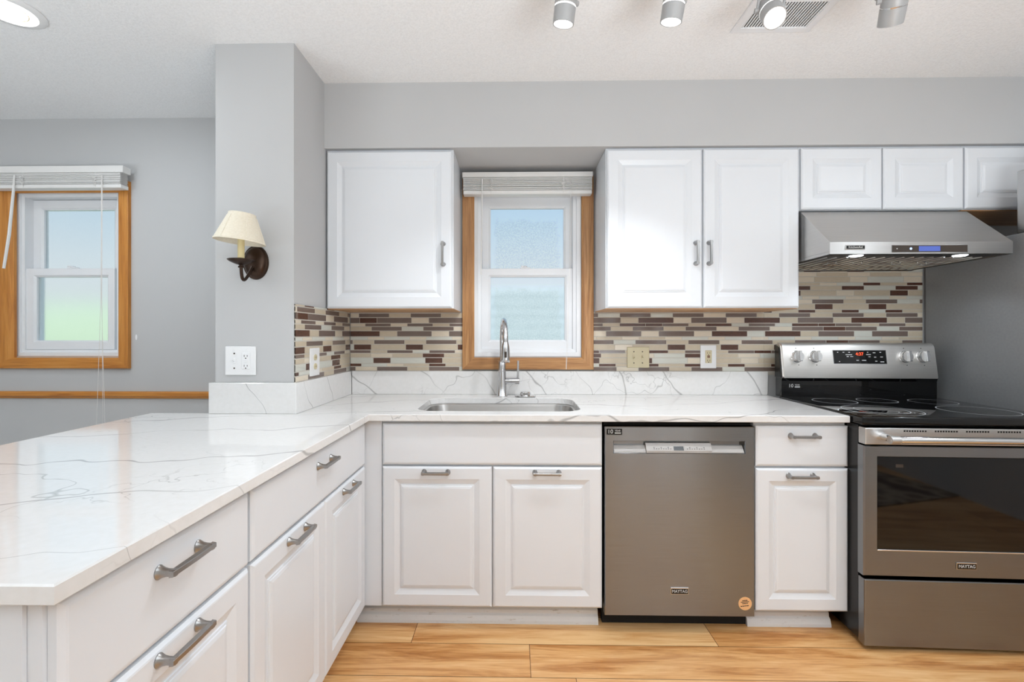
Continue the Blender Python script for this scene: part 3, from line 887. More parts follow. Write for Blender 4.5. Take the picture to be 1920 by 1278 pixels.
bm = new(); lathe(bm, [(.050, CZ + .0003), (.055, CZ + .004), (.052, CZ + .007), (.032, CZ + .009), (.028, CZ + .011), (.028, CZ + .020), (.024, CZ + .025), (.012, CZ + .027)], (atx(985, 2.365), 2.365, 0), n=36)
tag(obj('sink_stopper', bm, M['steel_b'], smooth=35), 'round stainless sink stopper lying beside the faucet', 'stopper')

# ------------------------------------------------------------------ dishwasher
DX0, DX1 = atx(1134, BF), atx(1415.5, BF)
DZ0, DZ1 = .073, .834
dw = thing('dishwasher', 'stainless steel dishwasher between sink cabinet and narrow cabinet', 'dishwasher', ((DX0 + DX1) / 2, BF, 0))
bm = new(); box(bm, DX0 + .001, DX1 - .004, BF + .03, 2.40, .10, TOP - .004); box(bm, DX0 + .002, DX1 - .002, BF + .07, BF + .10, .002, .10); obj('tub', bm, M['dark'], dw)
# door with a recessed pocket handle
kx0, kx1, kz0, kz1 = atx(1150, BF), atx(1398, BF), .7255, .777
bm = new()
def q4(a, b, c, d, y): return [(a, y, c), (b, y, c), (b, y, d), (a, y, d)]
loft(bm, [q4(DX0, DX1, DZ0, DZ1, BF + .03), q4(DX0, DX1, DZ0, DZ1, BF + .004), q4(DX0 + .003, DX1 - .003, DZ0 + .003, DZ1 - .003, BF),
          q4(kx0, kx1, kz0, kz1, BF), q4(kx0 + .002, kx1 - .002, kz0 + .002, kz1 - .002, BF + .003)], cap1=False)
loft(bm, [q4(kx0 + .002, kx1 - .002, kz0 + .002, kz1 - .002, BF + .003), [(kx0 + .002, BF + .026, kz0 + .028), (kx1 - .002, BF + .026, kz0 + .028), (kx1 - .002, BF + .026, kz1 - .002), (kx0 + .002, BF + .026, kz1 - .002)]], cap0=False)
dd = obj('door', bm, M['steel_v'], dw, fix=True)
cx0, cx1 = atx(1212, BF), atx(1335, BF)
for u0, u1 in ((kx0 + .004, cx0 - .001), (cx1 + .001, kx1 - .004)):
    bm = new(); loft(bm, [[(u, BF + .0035, kz0 + .002), (u, BF + .0035, kz0 + .006), (u, BF + .020, kz0 + .029), (u, BF + .025, kz0 + .029), (u, BF + .025, kz0 + .002)] for u in (u0, u1)])
    obj('pocket', bm, M['silver_tape'], dd)
bm = new()
loft(bm, [[(u, BF - .001, kz0 + .003), (u, BF - .001, kz0 + .012), (u, BF + .012, kz0 + .040), (u, BF + .024, kz0 + .042), (u, BF + .024, kz0 + .003)] for u in (cx0, cx1)])
cp = obj('control_strip', bm, M['silver_tape'], dd)
bm = new(); xm = atx(1273, BF)
loft(bm, [[(u, BF - .0012 + (h - .012) * .464, kz0 + h) for h in (.013, .028)] + [(u, BF + .001 + (h - .012) * .464, kz0 + h) for h in (.028, .013)] for u in (xm - .020, xm + .020)])
obj('display', bm, M['black'], cp)
for side_ in (-1, 1):
    bm = new()
    for k in range(22):
        u = cx0 + .03 + k * .0095
        if abs(u - xm) < .026 or (u - xm) * side_ < 0 or u > cx1 - .012: continue
        for h in (.018, .023)[: 1 + (k % 3 == 0)]:
            box(bm, u, u + .0035, BF - .0016 + (h - .012) * .464, BF + .001 + (h - .012) * .464, kz0 + h, kz0 + h + .0018)
    obj('button_print', bm, M['ink'], cp)

def badge(parent, x, z, y, wd, ht, word, local=False, sx=1.0):
    bm = new(); box(bm, x - wd / 2, x + wd / 2, y - .003, y, z - ht / 2, z + ht / 2, .0008, 1)
    b = obj('badge', bm, M['steel_b'], parent, local=local)
    bm = new(); box(bm, x - wd / 2 + .0022, x + wd / 2 - .0022, y - .0036, y - .0028, z - ht / 2 + .0022, z + ht / 2 - .004, 0)
    k = obj('badge_field', bm, M['black'], b, local=local)
    t = text('badge_lettering', word, ht * .62, M['print'], b, (x, y - .0037, z - .0009), sxf=sx, local=local)
    return b
bx_ = atx(1274, BF)
badge(dd, bx_, atz(1274, 1107, BF), BF, .071, .027, 'MAYTAG', sx=.92)
def ten_year(parent, x, z, y, wd, ht, local=False, rot=(PI / 2, 0, 0)):
    bm = new(); box(bm, x - wd / 2, x + wd / 2, y - .0008, y, z - ht / 2, z + ht / 2)
    b = obj('warranty_sticker', bm, M['black'], parent, local=local)
    text('sticker_number', '10', ht * .95, M['print'], b, (x - wd * .27, y - .0009, z), local=local)
    text('sticker_word', 'YEAR', ht * .40, M['print'], b, (x + wd * .21, y - .0009, z + ht * .16), local=local)
    bm = new(); box(bm, x + wd * .02, x + wd * .42, y - .0011, y - .0007, z - ht * .30, z - ht * .12); obj('sticker_line', bm, M['print'], b, local=local)
    return b
ten_year(dd, atx(1152, BF), atz(1152, 809, BF), BF, .062, .024)
bm = new(); rx, rz = atx(1397, BF), atz(1397, 1131, BF)
lathe(bm, [(.0265, BF - .0006), (.0265, BF)], (rx, 0, rz), axis='Y', n=36)
st = obj('round_sticker', bm, M['peach'], dd)
bm = new()
for dz, wd in ((.013, .022), (.007, .034), (.001, .022), (-.009, .036)):
    k = rx - wd / 2
    while k < rx + wd / 2 - .003:
        l = random.uniform(.003, .007); box(bm, k, min(k + l, rx + wd / 2), BF - .0010, BF - .0005, rz + dz - .0015 + (k - rx) * .12, rz + dz + .0018 + (k - rx) * .12); k += l + .0012
obj('sticker_print', bm, M['ink'], st)

# ------------------------------------------------------------------ range (local frame: u right, v back, w up)
rg = thing('range', 'stainless electric range with black glass cooktop', 'stove', (1.330, 1.785, 0), math.radians(-2.0))
RW = .757
L_ = dict(local=True)
bm = new(); box(bm, .001, RW - .001, .002, .60, .03, .855); obj('body', bm, M['black'], rg, **L_)
for u in (.05, RW - .05):
    for v in (.05, .55):
        bm = new(); lathe(bm, [(.014, 0), (.014, .006), (.006, .008), (.006, .031)], (u, v, 0), n=12); obj('foot', bm, M['black'], rg, **L_)

# cooktop
bm = new(); box(bm, -.002, RW + .002, -.028, .56, .858, .890, .005, 3); ck = obj('cooktop', bm, M['blackglass'], rg, local=True, smooth=35)
def burner(name, u, v, rads):
    bm = new()
    for r in rads: 
        n = 72
        rings = [[(u + q * math.cos(2 * PI * k / n), v + q * math.sin(2 * PI * k / n), .8906) for q in (r - .0020, r + .0020)] for k in range(n)]
        vs = [[bm.verts.new(p) for p in rr_] for rr_ in rings]
        for k in range(n): bm.faces.new((vs[k][0], vs[k][1], vs[(k + 1) % n][1], vs[(k + 1) % n][0]))
    obj('burner_ring', bm, M['ring'], ck, local=True)
burner('b', .185, .135, (.135, .092)); burner('b', .165, .395, (.088,)); burner('b', RW / 2, .425, (.078,)); burner('b', RW - .15, .395, (.088,)); burner('b', RW - .185, .145, (.125,))
# vent strip, oven door, drawer
bm = new(); box(bm, .000, RW, -.036, .002, .786, .850, .004, 2)
vs_ = obj('vent_strip', bm, M['steel'], rg, **L_)
for g_ in range(5):
    bm = new()
    for k in range(9): box(bm, .14 + g_ * .112 + k * .0095, .146 + g_ * .112 + k * .0095, -.0365, -.034, .836, .842)
    obj('vent_slots', bm, M['dark'], vs_, **L_)
bm = new()
dz0, dz1, wz0, wz1, wu0, wu1 = .287, .782, .386, .742, .045, RW - .045
loft(bm, [q4(-.002, RW + .002, dz0, dz1, 0), q4(-.002, RW + .002, dz0, dz1, -.028), q4(.002, RW - .002, dz0 + .004, dz1 - .004, -.034), q4(wu0, wu1, wz0, wz1, -.034), q4(wu0 + .003, wu1 - .003, wz0 + .003, wz1 - .003, -.029)], cap1=False)
loft(bm, [q4(wu0 + .003, wu1 - .003, wz0 + .003, wz1 - .003, -.029), q4(wu0 + .003, wu1 - .003, wz0 + .003, wz1 - .003, 0)], cap0=False)
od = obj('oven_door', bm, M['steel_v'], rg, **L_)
bm = new(); box(bm, wu0 + .003, wu1 - .003, -.031, -.004, wz0 + .003, wz1 - .003); obj('oven_window', bm, M['blackglass'], od, **L_)['label'] = 'dark glass oven window'
bm = new(); box(bm, wu0 + .0005, wu1 - .0005, -.0355, -.030, wz0 - .002, wz0 + .003, .0008, 1); obj('window_sill_strip', bm, M['steel_b'], od, **L_)
bm = new()
tube(bm, [(.050, -.088, .817), (.058, -.090, .817), (RW - .058, -.090, .817), (RW - .050, -.088, .817)], [.0105, .0125, .0125, .0105], 20)
for u in (.068, RW - .068):
    loft(bm, [[(u + .016 * math.cos(2 * PI * k / 16), -.034, .817 + .013 * math.sin(2 * PI * k / 16)) for k in range(16)], [(u + .014 * math.cos(2 * PI * k / 16), -.09, .817 + .0115 * math.sin(2 * PI * k / 16)) for k in range(16)]])
obj('door_handle', bm, M['steel_b'], od, local=True, smooth=40)
for u0, u1 in ((.048, .082), (RW - .082, RW - .048)):
    bm = new(); tube(bm, [(u0, -.0905, .817), (u1, -.0905, .817)], .0145, 20); obj('handle_cap', bm, M['steel'], od, local=True, smooth=40)
badge(od, .366, .335, -.034, .072, .026, 'MAYTAG', local=True, sx=.92)
bm = new(); box(bm, .115, .142, -.0316, -.0308, .700, .712); obj('window_mark', bm, M['slot'], od, **L_)
bm = new(); box(bm, -.002, RW + .002, -.036, 0, .022, .276, .004, 2); obj('storage_drawer', bm, M['steel_v'], rg, **L_)
# back guard
bm = new()
prof = [(.545, .889), (.545, .97), (.540, .985), (.60, .985), (.60, .889)]
loft(bm, [[(u, v, w_) for v, w_ in prof] for u in (.003, RW - .003)])
ri_ = obj('riser', bm, M['blackglass'], rg, **L_)
ten_year(ri_, .066, .945, .545, .064, .026, local=True)
bm = new()
prof = [(.532, .985), (.530, .990), (.552, 1.140), (.557, 1.152), (.568, 1.160), (.60, 1.162), (.60, .985)]
loft(bm, [[(u, v, w_) for v, w_ in prof] for u in (.004, RW - .004)])
bmesh.ops.bevel(bm, geom=[e_ for e_ in bm.edges if abs(e_.verts[0].co.x - e_.verts[1].co.x) < 1e-6 and min(e_.verts[0].co.y, e_.verts[1].co.y) < .58], offset=.006, segments=3, affect='EDGES')
cpn = obj('control_panel', bm, M['steel_p'], rg, local=True, smooth=40)
for u0, u1 in ((-.001, .0045), (RW - .0045, RW + .001)):
    bm = new(); loft(bm, [[(u, v + .001, w_) for v, w_ in [(.545, .986), (.566, 1.138), (.60, 1.150), (.60, .986)]] for u in (u0, u1)])
    obj('side_cap', bm, M['black'], cpn, **L_)
def pv(w_): return .530 + (w_ - .990) * .1467      # the sloping panel face
SL = math.atan(.1467)
def on_panel(bm, u0, u1, w0, w1, d0, d1):
    loft(bm, [[(u, pv(w0) - d0, w0), (u, pv(w1) - d0, w1), (u, pv(w1) - d1, w1), (u, pv(w0) - d1, w0)] for u in (u0, u1)])
bm = new(); on_panel(bm, .253, .513, 1.056, 1.127, -.002, .0012); obj('display_frame', bm, M['steel_b'], cpn, **L_)
bm = new(); on_panel(bm, .256, .510, 1.0585, 1.1245, -.001, .0018); dsp = obj('display', bm, M['blackglass'], cpn, **L_)
text('clock_digits', '4:37', .022, M['red'], dsp, (.383, pv(1.106) - .0022, 1.106), (PI / 2 - SL, 0, 0), local=True)
bm = new()
for u, w_, l in ((.275, 1.115, .006), (.302, 1.115, .008), (.330, 1.115, .008), (.315, 1.103, .032), (.320, 1.094, .010), (.337, 1.094, .014), (.280, 1.069, .006), (.420, 1.115, .006),
                 (.415, 1.104, .022), (.425, 1.093, .010), (.448, 1.113, .012), (.480, 1.115, .008), (.452, 1.091, .010), (.482, 1.092, .012), (.365, 1.075, .012), (.392, 1.075, .020), (.455, 1.071, .010), (.480, 1.068, .018)):
    bm = new(); on_panel(bm, u, u + l, w_ - .0018, w_ + .0018, .001, .0021); obj('panel_print', bm, M['print'], dsp, **L_)
for u in (.078, .166, .601, .684):
    w_ = 1.093
    bm = new()
    ax = Vector((0, -math.cos(SL), math.sin(SL) * 1)).normalized(); c0 = Vector((u, pv(w_), w_))
    uu, vv = Vector((1, 0, 0)), ax.cross(Vector((1, 0, 0)))
    def rg_(r, d): return [c0 + ax * d + (uu * math.cos(2 * PI * k / 28) + vv * math.sin(2 * PI * k / 28)) * r for k in range(28)]
    loft(bm, [rg_(.030, -.001), rg_(.030, .002), rg_(.0275, .003), rg_(.0265, .018), rg_(.025, .021)])
    kb = obj('knob', bm, M['steel_b'], cpn, local=True, smooth=35)
    bm = new()
    def rc(a, b, d): return [c0 + ax * d + uu * i * a + vv * j * b for i, j in ((-1, -1), (1, -1), (1, 1), (-1, 1))]
    loft(bm, [rc(.0075, .026, .018), rc(.0070, .0255, .036), rc(.0055, .024, .038)])
    obj('knob_grip', bm, M['steel_b'], kb, **L_)
    for dz in (-.042, .042):
        bm = new(); on_panel(bm, u - .002 + (.006 if dz < 0 else -.002), u + .002 + (.006 if dz < 0 else -.002), w_ + dz - .002, w_ + dz + .002, 0, .0006)
        obj('dial_mark', bm, M['ink'], cpn, **L_)

# ------------------------------------------------------------------ hood
HX0, HX1 = 1.338, 2.100
hd = thing('range_hood', 'sloped stainless range hood above the stove', 'range hood', ((HX0 + HX1) / 2, 2.2, 1.55))
HF = 1.955
zl1, zl0 = atz(1570, 453.5, HF), atz(1570, 476, HF)
bm = new()
prof = [(WALL - .008, 1.776), (UF + .012, 1.776), (HF, zl1), (HF, zl0), (HF + .012, zl0), (HF + .012, zl0 + .012), (WALL - .030, zl0 + .012), (WALL - .030, zl0 - .004), (WALL - .008, zl0 - .004)]
loft(bm, [[(x, y, z) for y, z in prof] for x in (HX0, HX1)])
obj('canopy', bm, M['steel'], hd)
for x0, x1 in ((HX0, HX0 + .012), (HX1 - .012, HX1)):
    bm = new(); box(bm, x0, x1, HF + .0125, WALL - .0305, zl0 - .001, zl0 + .0115); obj('rim', bm, M['steel'], hd)
bm = new(); nb = 17
box(bm, HX0 + .013, HX1 - .013, HF + .013, WALL - .031, zl0 + .0010, zl0 + .0118)
bf = obj('baffle_filter', bm, M['filter'], hd)
for k in range(nb):
    bm = new()
    x = HX0 + .045 + (HX1 - HX0 - .09) * k / (nb - 1)
    loft(bm, [[(x - .006, y, zl0 + .0010), (x - .003, y, zl0 - .0030), (x + .003, y, zl0 - .0030), (x + .006, y, zl0 + .0010)] for y in (HF + .078, WALL - .045)])
    obj('baffle', bm, M['steel_b'], bf)
for x in (1.50, 1.62, 1.80, 1.92):
    bm = new(); tube(bm, [(x - .02, 2.18, zl0 + .002), (x - .02, 2.18, zl0 - .012), (x + .02, 2.18, zl0 - .012), (x + .02, 2.18, zl0 + .002)], .0018, 6)
    obj('filter_pull', bm, M['steel_b'], bf)
for px in (1605, 1800):
    x = atx(px, HF + .045)
    bm = new(); lathe(bm, [(.026, zl0 + .012), (.026, zl0 - .001), (.021, zl0 - .003), (.021, zl0 - .0035)], (x, HF + .045, 0), n=28); lp = obj('lamp', bm, M['lens_cool'], hd)
    lamp('hood_lamp_light', 'SPOT', (x, HF + .045, zl0 - .012), 3.2, COOL, .02, (math.radians(14), 0, 0), math.radians(125), .6)
ym = HF - .0003
x0, x1 = atx(1672, HF), atx(1813, HF)
zc0, zc1 = atz(1740, 472.5, HF), atz(1740, 459.5, HF)
bm = new(); box(bm, x0 - .002, x1 + .002, ym - .001, ym + .002, zc0 - .0015, zc1 + .0015); pf = obj('control_panel', bm, M['steel_b'], hd)
bm = new(); box(bm, x0, x1, ym - .002, ym, zc0, zc1); pb = obj('touch_strip', bm, M['slot'], pf)
bm = new(); box(bm, atx(1722, HF), atx(1762, HF), ym - .0026, ym - .001, zc0 + .004, zc1 - .004); obj('display', bm, M['blue'], pb)
bm = new(); lathe(bm, [(.005, ym - .0028), (.005, ym)], (atx(1707, HF), 0, (zc0 + zc1) / 2), axis='Y', n=16); obj('indicator', bm, M['bluedot'], pb)
bm = new(); lathe(bm, [(.0025, ym - .0028), (.0025, ym)], (atx(1681, HF), 0, (zc0 + zc1) / 2), axis='Y', n=12); obj('button', bm, M['print'], pb)
xb = atx(1603, HF); zb_ = atz(1603, 463.5, HF)
bm = new(); box(bm, xb - .041, xb + .041, ym - .003, ym + .001, zb_ - .0095, zb_ + .0095, .002); bd = obj('badge', bm, M['steel_b'], hd)
bm = new(); box(bm, xb - .038, xb + .038, ym - .0036, ym - .001, zb_ - .0068, zb_ + .0068, 0); obj('badge_field', bm, M['black'], bd)
text('badge_lettering', 'KitchenAid', .0125, M['print'], bd, (xb, ym - .0038, zb_), sxf=1.05)

# ------------------------------------------------------------------ refrigerator and the metal box on top
RX = 2.166
fz = atz(1905, 438, 2.0)
fr_ = thing('refrigerator', 'tall grey refrigerator beside the range at the right edge', 'refrigerator', (2.55, 2.1, 0))
bm = new(); box(bm, RX, RX + .76, 1.72, 2.44, .03, fz, .004, 2); obj('case', bm, M['greymetal'], fr_)
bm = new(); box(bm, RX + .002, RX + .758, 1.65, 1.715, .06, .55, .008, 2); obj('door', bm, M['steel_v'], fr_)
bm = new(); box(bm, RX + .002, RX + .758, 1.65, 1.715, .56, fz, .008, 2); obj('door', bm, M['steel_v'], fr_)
for x in (RX + .05, RX + .71):
    for y in (1.78, 2.38):
        bm = new(); lathe(bm, [(.018, 0), (.018, .031)], (x, y, 0), n=12); obj('foot', bm, M['black'], fr_)
bm = new(); bz = atz(1905, 319, 1.99)
bx0 = RX + .003
box(bm, bx0, bx0 + .50, 1.66, 2.005, fz + .0005, bz, .004, 2)
tag(obj('metal_box', bm, steel('brushed_steel_box', (.55, .55, .55), .32, True, aniso=.5)), 'brushed steel box standing on top of the refrigerator', 'box')

# ------------------------------------------------------------------ sconce on the wall stub
sx_ = atx(478, COLY - .01); szc = atz(478, 491.5, COLY - .01)
sco = thing('wall_sconce', 'bronze wall sconce with cream shade on the wall stub', 'wall lamp', (sx_, COLY, szc))
bm = new(); lathe(bm, [(.052, COLY), (.052, COLY - .004), (.050, COLY - .009), (.045, COLY - .011), (.043, COLY - .016), (.034, COLY - .024), (.016, COLY - .029), (.004, COLY - .030)], (sx_, 0, szc), axis='Y', n=40, sy=1.34)
bp = obj('back_plate', bm, M['bronze'], sco, smooth=40)
ay = 1.735; axx = atx(452, ay)
zp = atz(452, 491, ay)
bm = new()
pts = [(sx_, COLY - .024, szc - .030), (sx_ + .0, COLY - .045, szc - .032)]
P0, P1, P2, P3 = Vector((sx_, COLY - .026, szc - .022)), Vector((sx_, COLY - .060, szc - .060)), Vector((axx, ay, szc - .135)), Vector((axx, ay, zp - .004))
pts = []
for k in range(15):
    s_ = k / 14; pts.append(P0 * (1 - s_) ** 3 + P1 * 3 * s_ * (1 - s_) ** 2 + P2 * 3 * s_ ** 2 * (1 - s_) + P3 * s_ ** 3)
tube(bm, pts, [.0075] + [.006] * 13 + [.0075], 12)
lathe(bm, [(.010, zp - .022), (.011, zp - .018), (.008, zp - .015)], (axx, ay, 0), n=16)
obj('arm', bm, M['bronze'], sco, smooth=50)
bm = new(); lathe(bm, [(.006, zp - .012), (.020, zp - .008), (.040, zp + .001), (.048, zp + .008), (.046, zp + .009), (.030, zp + .003), (.017, zp + .002), (.017, zp + .014), (.013, zp + .015)], (axx, ay, 0), n=32)
obj('drip_pan', bm, M['bronze'], sco, smooth=40)
bm = new(); lathe(bm, [(.012, zp + .010), (.012, zp + .115)], (axx, ay, 0), n=20); obj('candle_sleeve', bm, M['candle'], sco, smooth=40)
zs0, zs1 = atz(452, 454, ay), atz(452, 400.5, ay)
bm = new()
rot = Matrix.Rotation(math.radians(5.5), 4, 'Y')
cs = Vector((axx, ay, (zs0 + zs1) / 2)); hh = (zs1 - zs0) / 2
def shade_ring(r, h): 
    return [cs + rot @ Vector((r * math.cos(2 * PI * k / 40), r * math.sin(2 * PI * k / 40), h)) for k in range(40)]
loft(bm, [shade_ring(.0885, -hh), shade_ring(.0895, -hh), shade_ring(.0895, -hh + .005), shade_ring(.0875, -hh + .006), shade_ring(.051, hh - .013), shade_ring(.0475, hh - .008), shade_ring(.0475, hh - .001), shade_ring(.046, hh),
          shade_ring(.044, hh), shade_ring(.0465, hh - .009), shade_ring(.0865, -hh + .005)], closed=True)
shd = obj('lamp_shade', bm, M['shade'], sco, smooth=35)
for k in range(6):
    bm = new(); a = 2 * PI * k / 6 + .3
    p0 = cs + rot @ Vector((.0878 * math.cos(a), .0878 * math.sin(a), -hh + .006)); p1 = cs + rot @ Vector((.0512 * math.cos(a), .0512 * math.sin(a), hh - .013))
    tube(bm, [p0, p1], .0011, 6); obj('shade_rib', bm, M['shade'], shd)
bm = new(); tube(bm, [cs + rot @ Vector((-.047, 0, hh - .012)), cs + rot @ Vector((.047, 0, hh - .012))], .0012, 6); tube(bm, [(axx, ay, zp + .115), cs + rot @ Vector((0, 0, hh - .012))], .003, 8); obj('shade_fitter', bm, M['bronze'], shd)

# ------------------------------------------------------------------ switch and outlet plates
def plate(name, label, cat, x0, x1, z0, z1, y, m):
    root = thing(name, label, cat, ((x0 + x1) / 2, y, (z0 + z1) / 2))
    bm = new(); box(bm, x0, x1, y - .006, y - .0002, z0, z1, .003, 2); obj('cover_plate', bm, m, root)
    return root
def toggle(root, x, z, y, m, up=True):
    bm = new(); box(bm, x - .005, x + .005, y - .008, y - .005, z - .012, z + .012, .001); obj('switch_collar', bm, m, root)
    bm = new(); s = 1 if up else -1
    loft(bm, [[(x - .0035, y - .006, z - .005), (x + .0035, y - .006, z - .005), (x + .0035, y - .006, z + .005), (x - .0035, y - .006, z + .005)],
              [(x - .003, y - .019, z + s * .006 - .003), (x + .003, y - .019, z + s * .006 - .003), (x + .003, y - .019, z + s * .006 + .003), (x - .003, y - .019, z + s * .006 + .003)]])
    obj('toggle', bm, m, root)
def screws(root, x, z, y, dz, m):
    for s in (-1, 1):
        bm = new(); lathe(bm, [(.0032, y - .0072), (.0032, y - .0055)], (x, 0, z + s * dz), axis='Y', n=12); obj('screw', bm, m, root)
def gfci(root, x, z, y, m, slot, btn):
    bm = new(); box(bm, x - .017, x + .017, y - .0085, y - .005, z - .034, z + .034, .002); g = obj('receptacle', bm, m, root)
    bm = new()
    for s in (-1, 1):
        for dx, h in ((-.006, .004), (.006, .0035)): box(bm, x + dx - .001, x + dx + .001, y - .0089, y - .008, z + s * .020 - h, z + s * .020 + h)
        lathe(bm, [(.0025, y - .0089), (.0025, y - .008)], (x, 0, z + s * .020 - .0095), axis='Y', n=10)
    obj('slots', bm, M['slot'], g)
    bm = new(); box(bm, x - .007, x + .007, y - .0095, y - .008, z + .0008, z + .006, .0005, 1); obj('test_button', bm, btn, g)
    bm = new(); box(bm, x - .007, x + .007, y - .0095, y - .008, z - .006, z - .0008, .0005, 1); obj('reset_button', bm, btn, g)
y = COLY
x0, x1, z0, z1 = atx(423.5, y), atx(481, y), atz(452, 703, y), atz(452, 649, y)
p = plate('switch_plate', 'white double plate with switch and outlet on the wall stub', 'switch plate', x0, x1, z0, z1, y, M['plate'])
toggle(p, atx(441, y), (z0 + z1) / 2, y, M['plate'], True); screws(p, atx(441, y), (z0 + z1) / 2, y, .030, M['slot'])
gfci(p, atx(463, y), (z0 + z1) / 2, y, M['plate'], M['slot'], M['plate']); screws(p, atx(463, y), (z0 + z1) / 2, y, .046, M['plate'])
y = WALL - .006
x0, x1, z0, z1 = atx(1175.5, y), atx(1217, y), atz(1196, 689, y), atz(1196, 650, y)
p = plate('switch_plate', 'almond double switch plate on the tiles right of the sink', 'switch plate', x0, x1, z0, z1, y, M['almond'])
for px, up in ((1188, False), (1204, True)):
    toggle(p, atx(px, y), (z0 + z1) / 2, y, M['almond'], up); screws(p, atx(px, y), (z0 + z1) / 2, y, .030, M['slot'])
x0, x1, z0, z1 = atx(1312.5, y), atx(1342.5, y), atz(1327, 690, y), atz(1327, 646.5, y)
p = plate('outlet_plate', 'white outlet plate on the tiles just left of the range', 'outlet', x0, x1, z0, z1, y, M['plate'])
gfci(p, (x0 + x1) / 2, (z0 + z1) / 2, y, M['almond'], M['slot'], M['redslot']); screws(p, (x0 + x1) / 2, (z0 + z1) / 2, y, .046, M['plate'])
# outlet on the tiled side of the stub (faces +x)
xs_ = COLX1 + .006
def ysx(px):
    u = (px - PPX) / FPX; c, s = math.cos(YAW), math.sin(YAW)
    return xs_ * (c + u * s) / (u * c - s)
ya, yb_ = ysx(579.5), ysx(597)
zA = atz(588, 706, (ya + yb_) / 2 - .01) + .004; zB = atz(588, 652, (ya + yb_) / 2)
p = thing('outlet_plate', 'white outlet plate on the tiled side of the wall stub', 'outlet', (xs_, (ya + yb_) / 2, (zA + zB) / 2))
bm = new(); box(bm, xs_ + .0002, xs_ + .006, ya, yb_, max(zA, UP + .002), zB, .002); obj('cover_plate', bm, M['plate'], p)
for s in (-1, 1):
    bm = new(); lathe(bm, [(.015, xs_ + .005), (.015, xs_ + .009)], (0, (ya + yb_) / 2, (zA + zB) / 2 + s * .020), axis='X', n=24, sy=.9); r_ = obj('receptacle', bm, M['almond'], p)
    bm = new()
    for d in (-.006, .006): box(bm, xs_ + .0085, xs_ + .0094, (ya + yb_) / 2 + d - .001, (ya + yb_) / 2 + d + .001, (zA + zB) / 2 + s * .020 - .004, (zA + zB) / 2 + s * .020 + .004)
    obj('slots', bm, M['slot'], r_)

# ------------------------------------------------------------------ ceiling things
TY = 1.44
bm = new(); box(bm, -.35, 1.75, TY - .018, TY + .018, CEIL - .022, CEIL - .0005, .002)
tag(obj('light_track', bm, M['trackgrey']), 'pale straight ceiling track that carries the row of spotlights', 'track')
def spot(label, px, py, y, aim, lit, energy=0, cone=104):
    """a track head: stem on the track, yoke, barrel split by a bright ring, lens"""
    L = Vector((atx(px, y), y, atz(px, py, y)))         # centre of the lens
    a = Vector(aim).normalized()
    top = L - a * .105
    root = thing('track_spotlight', label, 'spotlight', (top.x, TY, CEIL - .022), group='spotlights on the ceiling track')
    bm = new(); tube(bm, [(top.x, TY, CEIL - .023), (top.x, TY, top.z + .045)], .007, 12)
    box(bm, top.x - .03, top.x + .03, TY - .014, TY + .014, CEIL - .040, CEIL - .023, .003)
    obj('stem', bm, M['trackgrey'], root, smooth=40)
    u, v = frame_of(a)
    def ring(r, d, n=28): return [L - a * d + (u * math.cos(2 * PI * k / n) + v * math.sin(2 * PI * k / n)) * r for k in range(n)]
    bm = new(); loft(bm, [ring(.030, .0), ring(.033, .0), ring(.034, .045), ring(.034, .047)], cap0=False); loft(bm, [ring(.034, .0515), ring(.034, .085), ring(.031, .100), ring(.022, .112)])
    loft(bm, [ring(.030, 0), ring(.030, .01)], False, False)
    bar = obj('barrel', bm, M['trackgrey'], root, smooth=40)
    bm = new(); loft(bm, [ring(.0325, .047), ring(.0325, .0515)]); obj('ring_gap', bm, M['lens'] if lit else M['steel_b'], bar)
    bm = new(); loft(bm, [ring(.0295, .006), ring(.0295, .009)]); obj('lens', bm, M['lens'] if lit else M['silver_tape'], bar)
    # yoke: two arms from the stem to the sides of the barrel
    side = a.cross(Vector((0, 0, 1))).normalized()
    bm = new(); j = Vector((top.x, TY, top.z + .05)); c = L - a * .070
    for s in (-1, 1): tube(bm, [j, j + side * s * .040 - Vector((0, 0, .012)), c + side * s * .037], .0045, 8); tube(bm, [c + side * s * .033, c + side * s * .045], .008, 12)
    obj('yoke', bm, M['trackgrey'], root)
    if energy:
        q = a.to_track_quat('-Z', 'Y').to_euler()
        lamp('spotlight_beam', 'SPOT', tuple(L + a * .012), energy, WARM, .028, tuple(q), math.radians(cone), .45)
spot('leftmost lit spotlight on the ceiling track', 1056, 46, TY, (-.10, .20, -.95), True, 27)
spot('second lit spotlight from the left on the track', 1258, 42, TY, (-.10, .20, -.95), True, 27)
spot('glaring spotlight in front of the ceiling vent', 1453, 34, TY - .02, (-.10, -.55, -.75), True, 11, 168)
spot('rightmost unlit spotlight turned sideways on the track', 1669, 46, TY, (.28, .62, -.78), False)

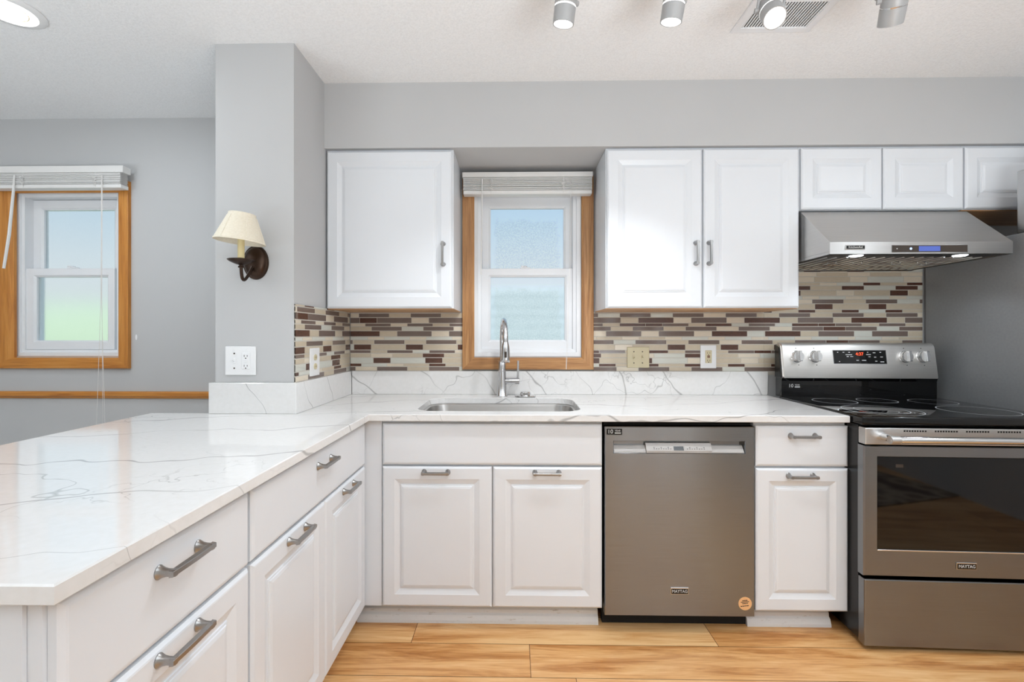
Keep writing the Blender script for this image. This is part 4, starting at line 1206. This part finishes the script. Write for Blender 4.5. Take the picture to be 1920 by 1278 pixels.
vt = thing('ceiling_vent', 'white slotted ceiling vent above the range side', 'vent', (1.0, 1.7, CEIL))
VX0, VX1, VY0, VY1 = .845, 1.150, 1.605, 1.800
bm = new()
def vr(i, z): return [(VX0 + i, VY0 + i, z), (VX1 - i, VY0 + i, z), (VX1 - i, VY1 - i, z), (VX0 + i, VY1 - i, z)]
loft(bm, [vr(0, CEIL - .0003), vr(0, CEIL - .005), vr(.004, CEIL - .007), vr(.028, CEIL - .007), vr(.030, CEIL - .002), vr(.030, CEIL - .0003)], closed=True); obj('vent_frame', bm, M['vinyl'], vt)
bm = new(); box(bm, VX0 + .030, VX1 - .030, VY0 + .030, VY1 - .030, CEIL - .0015, CEIL - .0003); obj('vent_backing', bm, M['slot'], vt)
bm = new()
for k in range(24):
    x = VX0 + .033 + (VX1 - VX0 - .066) * k / 23
    box(bm, x - .0024, x + .0024, VY0 + .029, VY1 - .029, CEIL - .0045, CEIL - .002)
obj('vent_slats', bm, M['vinyl'], vt)

dl = thing('recessed_light', 'round lit recessed ceiling light at the upper left', 'ceiling light', (-1.85, 1.63, CEIL))
bm = new(); lathe(bm, [(.104, CEIL - .0003), (.104, CEIL - .004), (.098, CEIL - .008), (.080, CEIL - .010), (.077, CEIL - .004), (.077, CEIL - .0003)], (-1.85, 1.63, 0), n=48, cap0=False, cap1=False); obj('trim_ring', bm, M['plate'], dl, smooth=40)
bm = new(); lathe(bm, [(.0768, CEIL - .002), (.0768, CEIL - .006)], (-1.85, 1.63, 0), n=48); obj('lens', bm, M['lens'], dl)
bm = new(); lathe(bm, [(.055, CEIL - .006), (.055, CEIL - .0085), (.052, CEIL - .0085), (.052, CEIL - .006)], (-1.85, 1.63, 0), n=40, cap0=False, cap1=False); obj('lens_ring', bm, M['candle'], dl)

# nicks on the wall of the next room
bm = new(); xw, zw = atx(256, WALL), atz(256, 632, WALL)
lathe(bm, [(.010, WALL - .002), (.006, WALL - .0005)], (xw, 0, zw), axis='Y', n=10, sx=.6, sy=1.6)
tag(obj('wall_patch', bm, M['plate']), 'small chipped white patch on the grey wall right of the left window', 'patch')

# rug and low units of the room behind, seen only in reflections
bm = new(); box(bm, -.75, .75, -.55, .55, .0005, .008, .003); rug_ = obj('rug', bm, M['rug']); rug_.location = (2.35, -.35, 0); rug_.rotation_euler = (0, 0, -.35)
tag(rug_, 'patterned rug mirrored in the dark oven window', 'rug')
